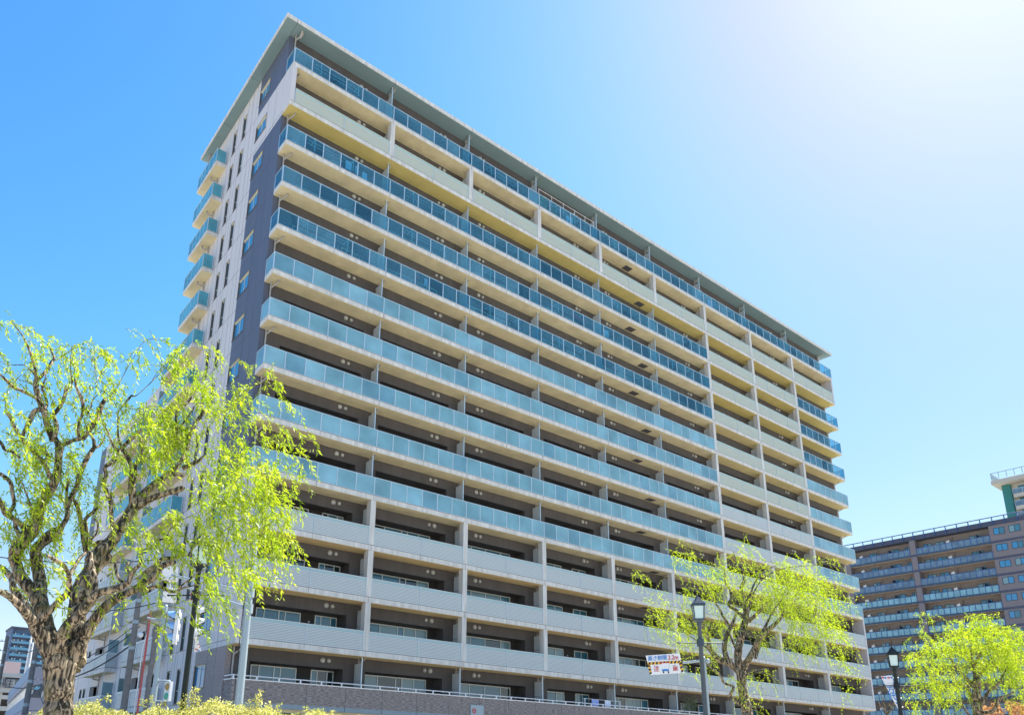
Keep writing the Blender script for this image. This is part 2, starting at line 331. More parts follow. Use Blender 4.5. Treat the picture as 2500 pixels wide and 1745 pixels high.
# balconies, floor by floor
def is_louver(n, i): return n in (3, 4, 5, 14) or (6 <= n <= 13 and i in (6, 7))
def has_column(n, i):                                   # column on divider line i
    return n in (3, 4, 5, 14) or (6 <= n <= 13 and i in (6, 7, 8))
CLEAR = (11, 12, 13, 15)
LJ = {0: [.5], 1: [.51], 2: [.5], 3: [.5], 4: [.5], 5: [.5], 6: [.5], 7: [.29, .72], 8: [.3, .72]}
rgl = random.Random(12)
stuff_partition = MB(); vents_left = 100; stuff_vent = MB()
def partition(x, z, top, mb):
    mb.box(x-.025, x+.025, .40, DW-.03, z+.05, z+1.40, 0); mb.box(x-.025, x+.025, .40, DW-.03, z+1.425, min(z+2.32, top-.2), 0)
    mb.box(x-.03, x+.03, .33, .399, z, top, 1)
for n in range(15, 2, -1):
    z = FZ(n); top = (FZ(n+1)-T) if n < 15 else 45.05
    b = MB()
    # slab split at bay 6 where the soffit paint changes
    yel = {i: is_louver(n, i) or (i == 8 and n != 15) for i in range(9)}
    b.box(0, XE, 0, DW-.001, z-T+.012, z, 0)
    i = 0
    while i < 9:
        j = i
        while j+1 < 9 and yel[j+1] == yel[i]: j += 1
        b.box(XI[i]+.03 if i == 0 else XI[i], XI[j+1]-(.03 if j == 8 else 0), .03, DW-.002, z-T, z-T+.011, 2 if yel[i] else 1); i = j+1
    b.box(.02, XE-.02, -.006, .01, z-.001, z+.022, 3)       # shadow gap under the railing
    for i in range(9):                                       # casting joints in the edge beam
        for f in (.5, 1.0):
            x = XI[i]+(XI[i+1]-XI[i])*f
            if x < XE-.1: b.box(x-.008, x+.008, -.003, .01, z-T+.01, z-.004, 3)
    bal = b.build('balcony', ['fascia', 'soffit', 'soffit_yellow_lit_low' if n < 6 else ('soffit_yellow_lit_mid' if n < 12 else 'soffit_yellow'), 'joint'], bld)  # one yellow paint; its fade by storey is light put into the colour
    # wing walls at both ends of the louvred storeys
    if n in (3, 4, 5, 14):
        for xw in (0, XE-.27):
            b = MB(); b.box(xw, xw+.27, .0, DW, z+.001, top-.001, 0); b.build('wing_wall', 'white_ribbed' if n < 6 else 'white_tile', bal)
    # railings
    for i in range(9):
        x0, x1 = XI[i], XI[i+1]
        col0 = has_column(n, i) and i > 0; col1 = has_column(n, i+1) and i < 8
        if is_louver(n, i):
            a = x0+(.18 if col0 else (.30 if i == 0 and n in (3, 4, 5, 14) else .02)); c = x1-(.18 if col1 else (.30 if i == 8 and n in (3, 4, 5, 14) else .02))
            b = MB()
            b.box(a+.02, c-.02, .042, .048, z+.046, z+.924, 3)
            for k in range(11):
                zz = z+.05+k*.080; b.box(a+.02, c-.02, .022, .041, zz, zz+.060, 0)
            b.box(a+.02, c-.02, .035, .05, z+.925, z+1.03, 1)
            b.box(a, c, -.005, .07, z+1.03, z+1.075, 0)
            b.box(a+.02, c-.02, .012, .06, z+.024, z+.045, 0)
            for f in [0]+LJ[i]+[1]:
                xx = a+.015+(c-a-.03)*f; b.box(xx-.018, xx+.018, .0, .06, z+.02, z+1.03, 2)
            b.build('louver_railing', ['louver_lit_warm' if n > 8 else 'louver', 'louver_band', 'rail_metal', 'louver_shade'], bal)  # same white louvres; cream tint of reflected light put into the upper storeys' colour
        else:
            a = x0+(.02 if i == 0 else (.18 if col0 else 0)); c = x1-(.18 if col1 else (.02 if i == 8 else 0))
            ns = max(1, round((c-a)/1.19)); b = MB(); g = MB()
            for k in range(ns+(1 if (i == 8 or col1) else 0)):
                xx = a+(c-a)*k/ns; b.box(xx-.028, xx+.028, -.004, .045, z+.02, z+1.06, 0)
            b.box(a-.02, c+(.02 if i == 8 else 0), -.012, .055, z+1.06, z+1.10, 0); b.box(a, c, .002, .04, z+.03, z+.06, 0)
            gm = 'glass_clear' if n in CLEAR else 'glass_frost'
            for k in range(ns): g.box(a+(c-a)*k/ns+.03, a+(c-a)*(k+1)/ns-.03, .012, .024, z+.062, z+1.058, rgl.choice((0, 0, 0, 1, 2)))
            if i == 0:                                       # return along the end of the balcony
                b.box(-.005, .045, .06, DW, z+1.06, z+1.10); b.box(.0, .04, .06, DW, z+.03, z+.06); b.box(.0, .045, DW-.06, DW-.01, z+.02, z+1.06)
                g.box(.014, .024, .05, DW-.06, z+.062, z+1.058)
            if i == 8 and not (n in (3, 4, 5, 14)):
                b.box(XE-.045, XE+.005, .06, DW, z+1.06, z+1.10); b.box(XE-.04, XE, .06, DW, z+.03, z+.06); b.box(XE-.045, XE, .55, .60, z+.02, z+1.06)
                g.box(XE-.024, XE-.014, .05, DW-.02, z+.062, z+1.058)
            b.build('glass_railing', 'rail_metal', bal); g.build('glass_panel', [gm, gm+'_pale', gm+'_deep'], bal)
    # columns
    for i in range(1, 9):
        x = XI[i]
        if has_column(n, i):
            b = MB(); b.box(x-.17, x+.17, .01, .42, z+.001, top-.001)
            b.box(x-.008, x+.008, .006, .02, z-.0, z+.0005)
            b.build('column', 'fascia', bal)
    # soffit hatch
    hx = 31.79 if n % 2 else 33.15
    if 4 < n <= 15:
        b = MB(); b.box(hx-.42, hx+.42, .45, .98, z-T-.012, z-T-.003, 0)
        for k in range(6): b.box(hx-.38+k*.13, hx-.34+k*.13, .47, .96, z-T-.016, z-T-.012, 1)
        b.build('escape_hatch', ['back_wall', 'joint'], bal)
# the storeys' partitions, pipes, vents and windows
VENTS = [(5.33, 1), (5.71, 0), (12.0, 0), (12.4, 1), (15.7, 1), (16.08, 0), (25.71, 1), (26.06, 0), (29.3, 1), (29.66, 0), (39.83, 0), (40.2, 1), (42.65, 1), (43.03, 0), (54.69, 0), (55.11, 1)]
cnt_v = 0
for n in range(2, 16):
    z = FZ(n); top = (FZ(n+1)-T) if n < 15 else 45.05
    for i in range(1, 9):
        if i >= 7 and n >= 9: partition(XI[i], z, top, stuff_partition)
        else:
            b = MB(); partition(XI[i], z, top, b); b.build('balcony_partition', ['panel_white', 'rail_metal'], bld)
    for (vx, big) in VENTS:
        r = .135 if big else .10
        mb = MB() if cnt_v < 100 else stuff_vent
        mb.sphere((vx, DW-.02, z+2.37), r, 12, 0, (1, .8, 1)); mb.tube([(vx, DW-.05, z+2.37), (vx, DW, z+2.37)], r*1.05, 12, 0)
        if cnt_v < 100: mb.build('vent_hood', ['vent_metal', 'black'], bld)
        cnt_v += 1
for mb, nm, ms in ((stuff_partition, 'balcony_partition', ['panel_white', 'rail_metal']), (stuff_vent, 'vent_hood', ['vent_metal', 'black'])):
    o = mb.build(nm, ms, bld); o['kind'] = 'stuff'
for i in range(10):                                          # one down pipe per divider line, with its elbows
    b = MB(); x = XI[i]+.30 if i < 9 else XE-.9; y = .82
    for n in range(2, 16):
        z = FZ(n); top = (FZ(n+1)-T) if n < 15 else 45.05
        if i > 0:
            xx = XI[i]+(.12 if i < 9 else -.6); b.tube([(xx, .9, z), (xx, .9, top-.001)], .04, 8); b.tube([(xx+.08, .40, top-.002), (xx+.08, .40, top-.10), (xx+.02, .86, top-.26)], .04, 8); continue
        b.tube([(x, y, z), (x, y, top-.001)], .045, 8); b.tube([(x+.30, .45, top-.005), (x+.30, .45, top-.12), (x+.02, y-.02, top-.42)], .045, 8); b.tube([(x+.30, .45, top-.05), (x+.30, .45, top-.001)], .07, 8)
    b.build('downpipe', 'pipe', bld)
WIN = [[(1.7, 4.27, [2.16, 3.0, 3.36]), (5.13, 6.50, [5.5, 6.1])], [(8.3, 12.7, [9.33, 10.57, 11.0, 11.84])], [(15.0, 19.4, [16.04, 17.25, 18.55])],
       [(22.64, 24.3, [23.55]), (25.39, 26.77, [26.07])], [(28.9, 33.13, [29.84, 30.6, 31.5, 32.34])], [(36.5, 38.2, [37.4]), (39.3, 40.7, [40.0])],
       [(43.2, 47.6, [44.3, 45.4, 46.5])], [(50.4, 54.8, [51.5, 52.6, 53.7])], [(58.3, 62.5, [59.4, 60.4, 61.5])]]
rw = random.Random(3)
def slide_window(wx0, wx1, divs, z, parent, pm=None, name='window'):
    b = MB(); g = MB(); y = NB-.012; h0, h1 = z+.06, z+1.93
    b.box(wx0, wx1, y-.06, y, h1-.06, h1); b.box(wx0, wx1, y-.06, y, h0, h0+.05)
    for x in [wx0+.025]+divs+[wx1-.025]: b.box(x-.028, x+.028, y-.066, y-.001, h0+.05, h1-.06)
    e = [wx0+.03]+divs+[wx1-.03]
    for a, c in zip(e, e[1:]):
        r = rw.random(); mi = 0 if r < .3 else (1 if r < .75 else 2)
        g.box(a+.028, c-.028, y-.03, y-.004, h0+.05, h1-.06, mi)
    return b, g
cw = 0; sf = MB(); sg = MB()
for n in range(2, 16):
    for i in range(9):
        for (a, c, dv) in WIN[i]:
            b, g = slide_window(a, c, dv, FZ(n), bld)
            if cw < 98: 
                f = b.build('balcony_door', 'frame_alu', bld); g.build('pane', ['pane_dark', 'pane_teal', 'pane_pale'], f)
            else:
                for s_, t_ in ((sf, b), (sg, g)):
                    o = len(s_.v); s_.v += t_.v; s_.f += [tuple(k+o for k in q) for q in t_.f]; s_.mi += t_.mi; s_.sm += t_.sm
            cw += 1
f = sf.build('balcony_door', 'frame_alu', bld); f['kind'] = 'stuff'; g = sg.build('pane', ['pane_dark', 'pane_teal', 'pane_pale'], f); g['kind'] = 'stuff'
# end-face windows
def end_window(y0, y1, z0, z1, divs=(), name='end_window', pm='pane_sky', trans=None):
    b = MB(); x = .07
    b.box(-.012, x+.05, y0-.02, y0+.03, z0, z1, 0); b.box(-.012, x+.05, y1-.03, y1+.02, z0, z1, 0)
    b.box(-.035, x+.05, y0-.05, y1+.05, z0-.05, z0+.0, 0); b.box(-.012, x+.05, y0-.02, y1+.02, z1-.0, z1+.03, 0); b.box(-.004, x, y0+.03, y1-.03, z1-.012, z1-.001, 2)
    b.box(x, x+.05, y0+.03, y1-.03, z0, z0+.04, 1); b.box(x, x+.05, y0+.03, y1-.03, z1-.07, z1, 1)
    for d in divs: b.box(x-.01, x+.05, d-.022, d+.022, z0+.04, z1-.07, 1)
    if trans: b.box(x-.01, x+.05, y0+.03, y1-.03, trans-.02, trans+.02, 1)
    f = b.build(name, ['frame_bronze', 'frame_alu', 'soffit'], bld)
    g = MB(); g.box(x+.02, x+.035, y0+.03, y1-.03, z0+.04, z1-.07); g.build('pane', pm, f)
for n in range(2, 16):
    z = FZ(n)
    end_window(3.72, 5.38, z+.75, z+1.93, (4.55,), 'end_window')
    end_window(7.62, 8.15, z+.03, z+1.93, (), 'slit_window', 'pane_teal', z+.75)
    end_window(9.42, 9.92, z+.03, z+1.93, (), 'slit_window', 'pane_teal', z+.75)
for n in range(2, 10):
    z = FZ(n); end_window(30.1, 30.8, z+.95, z+1.95, (), 'small_window', 'pane_teal'); end_window(31.3, 32.0, z+.95, z+1.95, (), 'small_window', 'pane_teal')
# balconies on the end face
def side_balcony(n, y0, y1, screen):
    z = FZ(n); lou = n <= 5; X0 = -.75
    b = MB(); b.box(X0, -.001, y0, y1, z-T+.012, z, 0); b.box(X0+.03, -.002, y0+.03, y1-.03, z-T, z-T+.011, 1); b.box(X0-.004, -.001, y0-.004, y1+.004, z, z+.02, 2)
    b.tube([(X0+.25, y1-2.4, z-T-.001), (X0+.25, y1-2.4, z-T-.22), (-.1, y1-2.6, z-T-.3)], .06, 8, 3)
    b.tube([(-.1, y1-2.6, z-T-.001), (-.1, y1-2.6, z-FH+.03)], .05, 8, 3)
    bal = b.build('side_balcony', ['fascia', 'soffit', 'joint', 'pipe'], bld)
    if lou:
        b = MB()
        b.box(X0+.043, X0+.049, y0+.02, y1-.02, z+.046, z+.924, 2); b.box(X0+.06, -.02, y0+.043, y0+.049, z+.046, z+.924, 2)
        for k in range(11):
            zz = z+.05+k*.080
            b.box(X0+.025, X0+.042, y0+.02, y1-.02, zz, zz+.060, 0); b.box(X0+.06, -.02, y0+.025, y0+.042, zz, zz+.060, 0)
        b.box(X0, X0+.06, y0, y1, z+.93, z+1.07, 0); b.box(X0+.06, -.03, y0, y0+.06, z+.93, z+1.07, 0)
        for y in (y0+.02, (y0+y1)/2, y1-.04): b.box(X0+.0, X0+.05, y, y+.035, z+.02, z+.93, 1)
        b.build('louver_railing', ['louver', 'rail_metal', 'louver_shade'], bal)
    else:
        b = MB(); g = MB(); ns = 5
        for k in range(ns+1): yy = y0+.03+(y1-y0-.06)*k/ns; b.box(X0, X0+.035, yy-.02, yy+.02, z+.02, z+1.06)
        b.box(X0-.005, X0+.04, y0, y1, z+1.06, z+1.10); b.box(X0+.04, -.03, y0, y0+.04, z+1.06, z+1.10); b.box(-.09, -.04, y0, y0+.04, z+.02, z+1.06); b.box(X0+.04, -.09, y0, y0+.03, z+.03, z+.06)
        b.box(X0+.04, -.03, y1-.04, y1, z+1.06, z+1.10)
        g.box(X0+.012, X0+.022, y0+.03, y1-.03, z+.05, z+1.058); g.box(X0+.04, -.09, y0+.01, y0+.02, z+.062, z+1.058); g.box(X0+.04, -.05, y1-.02, y1-.01, z+.05, z+1.058)
        b.build('glass_railing', 'rail_metal', bal); g.build('glass_panel', 'glass_side', bal)
    if screen:
        b = MB(); yy = y0+.08 if screen == 1 else y1-.06
        b.box(X0+.06, -.02, yy, yy+.02, z+1.08, z+1.95, 0); b.box(X0+.02, X0+.06, yy-.01, yy+.03, z+1.1, z+FH-T, 1); b.box(X0+.05, -.02, yy-.01, yy+.03, z+1.95, z+1.98, 1)
        b.build('screen', ['screen_glass', 'rail_metal'], bal)
for n in range(15, 1, -1):
    side_balcony(n, 11.0, 14.95 if n > 10 else 17.66, 0 if n > 9 else 2)
    if n < 10: side_balcony(n, 21.7, 28.3, 1)
b = MB()
for n in range(3, 10):
    z = FZ(n); b.box(.3, 12, 38.4, 39.5, z-T, z); g = 0
    b.box(0.3, 12, 39.46, 39.5, z+1.06, z+1.1); b.box(.3, .34, 38.4, 39.5, z+1.06, z+1.1)
    b.box(.32, .33, 38.42, 39.46, z, z+1.06, 1); b.box(.34, 12, 39.47, 39.48, z, z+1.06, 1)
b.build('rear_balcony', ['fascia', 'glass_side'], bld)
# laundry rods seen through the clear glass
for n in CLEAR:
    for i in range(7):
        if (n*7+i*3) % 4 == 0: continue
        z = FZ(n); b = MB(); x0 = XI[i]+1.6
        for y, zz in ((.45, z+1.22), (.62, z+1.16)): b.tube([(x0, y, zz), (x0+3.3, y, zz+.01)], .014, 6)
        for x in (x0+.3, x0+3.0): b.box(x-.02, x+.02, .06, .7, z+1.12, z+1.15); b.box(x-.02, x+.02, .06, .10, z+.3, z+1.2)
        b.build('laundry_rod', 'rail_white', bld)
# terrace with split-stone parapet (second storey)
b = MB(); b.box(.05, XE, 0.0, .25, 3.6, 4.62, 0); b.box(.05, .28, .25, DW-.01, 3.6, 4.62, 0)
b.box(.02, XE, -.03, .28, 4.62, 4.665, 2); b.box(.02, .30, .28, DW-.01, 4.62, 4.665, 2)
b.box(.04, XE, .01, .24, 3.36, 3.6, 1); b.box(.04, .27, .24, DW-.01, 3.36, 3.6, 1); b.box(.27, XE, .24, 1.6, 3.2, 3.36, 3)
b.box(.28, XE, .25, 1.0, 3.5, 3.67, 1)
x = 1.72
while x < XE: b.box(x-.01, x+.01, -.004, .1, 3.37, 4.61, 4); x += 2.26
par = b.build('terrace_parapet', ['split_stone', 'grey_band', 'rail_white', 'soffit', 'joint'], bld)
b = MB(); b.tube([(.06, DW, 4.83), (.06, .06, 4.83), (XE, .06, 4.83)], .028, 8)
x = .1
while x < XE: b.box(x-.03, x+.03, .03, .09, 4.665, 4.81); x += 1.18
b.build('terrace_handrail', 'rail_white', par)
for x, s in ((4.75, 1), (19.3, 1), (33.5, 1), (12.95, 0)):
    b = MB(); z = FZ(2); b.tube([(x, NB-.2, z), (x, NB-.22, z+.75), (x+.28, NB-.25, z+1.0), (x+.42, NB-.25, z+1.2), (x+.3, NB-.22, z+1.32), (x+.18, NB-.1, z+1.28)], .035, 8)
    b.tube([(x+.45, NB-.2, z+1.0), (x+.4, NB-.2, z+.86), (x+.27, NB-.2, z+.86), (x+.24, NB-.1, z+.98)], .03, 8); b.build('drain_hose', 'pipe', bld)
for n in range(3, 6):
    for x in (4.8, 24.75):
        b = MB(); b.sphere((x, NB-.03, FZ(n)+1.52), .07, 10, 0, (1, .5, 1)); b.sphere((x+.0, NB-.03, FZ(n)+1.25), .07, 10, 0, (1, .5, 1)); b.build('wall_vent', 'vent_metal', bld)
# no-stopping plate on the parapet
sg_ = thing('wall_notice', 'small pale notice plate with a red ring mark fixed on the brown stone parapet', 'sign', (15.05, -.03, 3.4))
b = MB(); b.box(14.56, 15.56, -.05, -.006, 3.2, 4.2, 0); b.build('plate', 'galvanised', sg_)
def ring(mb, c, ux, uz, r0, r1, off, mi=0, n=20):
    c = np.array(c); ux = np.array(ux); uz = np.array(uz); nn = np.cross(ux, uz)
    V = []
    for k in range(n):
        a = 2*math.pi*k/n; V += [c+off*nn+r0*(math.cos(a)*ux+math.sin(a)*uz), c+off*nn+r1*(math.cos(a)*ux+math.sin(a)*uz)]
    mb._add(V, [(2*k, 2*((k+1) % n), 2*((k+1) % n)+1, 2*k+1) for k in range(n)], mi)
b = MB(); ring(b, (14.83, -.054, 3.86), (1, 0, 0), (0, 0, 1), .09, .15, 0, 0); b.box(14.76, 14.90, -.056, -.052, 3.84, 3.9, 0); b.box(14.78, 14.86, -.056, -.052, 3.25, 3.55, 1)
b.build('ring_mark', ['sign_red', 'sign_blue'], sg_)

# ------------------------------------------------------------------ loose things on balconies
def cloth(label, x, y, z, wd, h, m, name='hanging_cloth', group='clothes drying on the balconies'):
    b = MB(); r = random.Random(int(x*100)); k = 7
    top = [(x+wd*i/k, y+.03*math.sin(i*2.1), z) for i in range(k+1)]; bot = [(x+wd*(i/k)*.94+.03*wd, y+.05*math.sin(i*2.1+1), z-h*(1-.06*r.random())) for i in range(k+1)]
    for i in range(k): 
        b._add([top[i], top[i+1], bot[i+1], bot[i], (top[i][0], top[i][1]+.012, z), (top[i+1][0], top[i+1][1]+.012, z), (bot[i+1][0], bot[i+1][1]+.012, bot[i+1][2]), (bot[i][0], bot[i][1]+.012, bot[i][2])],
               [(3, 2, 1, 0), (4, 5, 6, 7), (0, 1, 5, 4), (2, 3, 7, 6), (1, 2, 6, 5), (0, 4, 7, 3)], 0, False)
    tag(b.build(name, m, loc=(x, y, z-h)), label, 'laundry', group)
zz = FZ(13)+1.2
cloth('pale shirt hanging behind clear glass, third balcony from the top near the left corner', 4.25, .45, zz, .45, .62, 'cloth_white')
cloth('narrow pale towel between two pale shirts, third balcony from the top', 4.95, .45, zz, .28, .62, 'cloth_white')
cloth('small red garment hanging behind clear glass, third balcony from the top', 3.35, .45, zz, .18, .4, 'cloth_red')
cloth('second pale shirt right of the thin towel, third balcony from the top', 5.55, .6, zz-.05, .4, .55, 'cloth_white')
cloth('dark red garment beside the divider, third balcony from the top', 6.2, .6, zz-.05, .2, .5, 'cloth_red')
zz = FZ(11)+1.2
cloth('red shirt hanging behind clear glass in the second bay, fifth balcony from the top', 9.9, .45, zz, .3, .5, 'cloth_red')
cloth('pale garment right of the red shirt in the second bay, fifth balcony from the top', 10.6, .45, zz, .25, .5, 'cloth_white')
zz = FZ(12)+1.2
cloth('red bedding hanging behind the glass in the middle of the fourth balcony from the top', 24.3, .5, zz, 2.1, .28, 'cloth_red')
cloth('white shirt hanging right of the red bedding on the fourth balcony from the top', 28.3, .5, zz, .5, .6, 'cloth_white')
zz = FZ(15)+1.2
cloth('pale sheet drying on the top balcony right of the green plants', 24.2, .5, zz, .8, .6, 'cloth_white')
cloth('lilac shirt drying on the top balcony further to the right', 43.2, .5, zz, .8, .6, 'cloth_blue')
zz = 4.72
cloth('blue towel hung over the lowest terrace handrail rod', 25.3, .35, zz+.42, .7, .45, 'cloth_blue')
cloth('white towel with blue edge hung right of the blue towel on the terrace', 26.6, .35, zz+.42, .6, .42, 'cloth_white')
b = MB(); b.tube([(24.5, .36, zz+.44), (28.2, .36, zz+.43)], .015, 6)
for x in (24.6, 28.1): b.box(x-.02, x+.02, .30, .40, 3.67, zz+.43)
tag(b.build('drying_rod', 'rail_white', loc=(24.5, .36, 3.67)), 'thin white drying rod with towels just behind the terrace handrail', 'rod')

# ------------------------------------------------------------------ foliage
def leaf_mat(name, c1, c2, trans=0.55, tcol=None):
    m = bpy.data.materials.new(name); m.use_nodes = True; MATS[name] = m; n = m.node_tree; n.nodes.clear()
    out = n.nodes.new('ShaderNodeOutputMaterial'); d = n.nodes.new('ShaderNodeBsdfDiffuse'); t = n.nodes.new('ShaderNodeBsdfTranslucent')
    mx = n.nodes.new('ShaderNodeMixShader'); mx.inputs[0].default_value = trans
    at_ = n.nodes.new('ShaderNodeAttribute'); at_.attribute_name = 'tone'
    rp = n.nodes.new('ShaderNodeValToRGB'); rp.color_ramp.elements[0].color = (*c1, 1); rp.color_ramp.elements[1].color = (*c2, 1)
    rp2 = n.nodes.new('ShaderNodeValToRGB'); tc = tcol or (c1, c2)
    rp2.color_ramp.elements[0].color = (*tc[0], 1); rp2.color_ramp.elements[1].color = (*tc[1], 1)
    n.links.new(at_.outputs['Fac'], rp.inputs[0]); n.links.new(at_.outputs['Fac'], rp2.inputs[0])
    n.links.new(rp.outputs[0], d.inputs[0]); n.links.new(rp2.outputs[0], t.inputs[0])
    g = n.nodes.new('ShaderNodeBsdfGlossy'); g.inputs['Roughness'].default_value = .45; g.inputs[0].default_value = (1, 1, 1, 1)
    fr = n.nodes.new('ShaderNodeValue'); fr.outputs[0].default_value = .03; mx2 = n.nodes.new('ShaderNodeMixShader')
    n.links.new(d.outputs[0], mx.inputs[1]); n.links.new(t.outputs[0], mx.inputs[2]); n.links.new(fr.outputs[0], mx2.inputs[0])
    n.links.new(mx.outputs[0], mx2.inputs[1]); n.links.new(g.outputs[0], mx2.inputs[2]); n.links.new(mx2.outputs[0], out.inputs[0])
leaf_mat('willow_leaf', (0.11, 0.20, 0.005), (0.34, 0.42, 0.01), .55, ((0.20, 0.38, 0.004), (0.64, 0.72, 0.02)))
leaf_mat('hedge_leaf', (0.18, 0.22, 0.02), (0.80, 0.72, 0.28), .4, ((0.35, 0.42, 0.03), (0.85, 0.78, 0.25)))
leaf_mat('orange_leaf', (0.45, 0.22, 0.08), (0.66, 0.42, 0.18), .4)
leaf_mat('olive_leaf', (0.10, 0.14, 0.07), (0.30, 0.34, 0.22), .3)
def bark():
    m = mat('bark', (0.2, .16, .11), 0.9); n = m.node_tree; b = n.nodes['Principled BSDF']; tc = [q for q in n.nodes if q.type == 'TEX_COORD'][0]
    mp = n.nodes.new('ShaderNodeMapping'); mp.inputs['Scale'].default_value = (30, 30, 4.2); n.links.new(tc.outputs['Object'], mp.inputs[0])
    nz = n.nodes.new('ShaderNodeTexNoise'); nz.inputs['Scale'].default_value = 1; nz.inputs['Detail'].default_value = 6; nz.inputs['Distortion'].default_value = .6; nz.inputs['Detail'].default_value = 2.5
    n.links.new(mp.outputs[0], nz.inputs['Vector'])
    rp = n.nodes.new('ShaderNodeValToRGB'); e = rp.color_ramp.elements; e[0].position = .43; e[0].color = (.022, .016, .010, 1); e[1].position = .60; e[1].color = (.36, .28, .19, 1)
    n.links.new(nz.outputs[0], rp.inputs[0])
    n2 = n.nodes.new('ShaderNodeTexNoise'); n2.inputs['Scale'].default_value = 4; n.links.new(tc.outputs['Object'], n2.inputs['Vector'])
    mm = n.nodes.new('ShaderNodeMix'); mm.data_type = 'RGBA'; mm.blend_type = 'MIX'
    r2 = n.nodes.new('ShaderNodeValToRGB'); r2.color_ramp.elements[0].position = .52; r2.color_ramp.elements[1].position = .68
    r2.color_ramp.elements[1].color = (.55, .55, .55, 1); r2.color_ramp.elements[0].color = (0, 0, 0, 1)
    n.links.new(n2.outputs[0], r2.inputs[0]); n.links.new(r2.outputs[0], mm.inputs[0]); n.links.new(rp.outputs[0], mm.inputs[6]); mm.inputs[7].default_value = (.09, .085, .025, 1)
    n.links.new(mm.outputs[2], b.inputs['Base Color'])
    bp = n.nodes.new('ShaderNodeBump'); bp.inputs['Strength'].default_value = 1.0; bp.inputs['Distance'].default_value = .022
    n.links.new(nz.outputs[0], bp.inputs['Height']); n.links.new(bp.outputs[0], b.inputs['Normal'])
bark()

def catmull(P, k=5):
    P = np.array(P, float); 
    if len(P) < 3: return P
    Q = np.vstack([2*P[0]-P[1], P, 2*P[-1]-P[-2]]); out = []
    for i in range(1, len(Q)-2):
        for j in range(k):
            t = j/k; a, b, c, d = Q[i-1], Q[i], Q[i+1], Q[i+2]
            out.append(.5*((2*b)+(-a+c)*t+(2*a-5*b+4*c-d)*t*t+(-a+3*b-3*c+d)*t**3))
    out.append(P[-1]); return np.array(out)

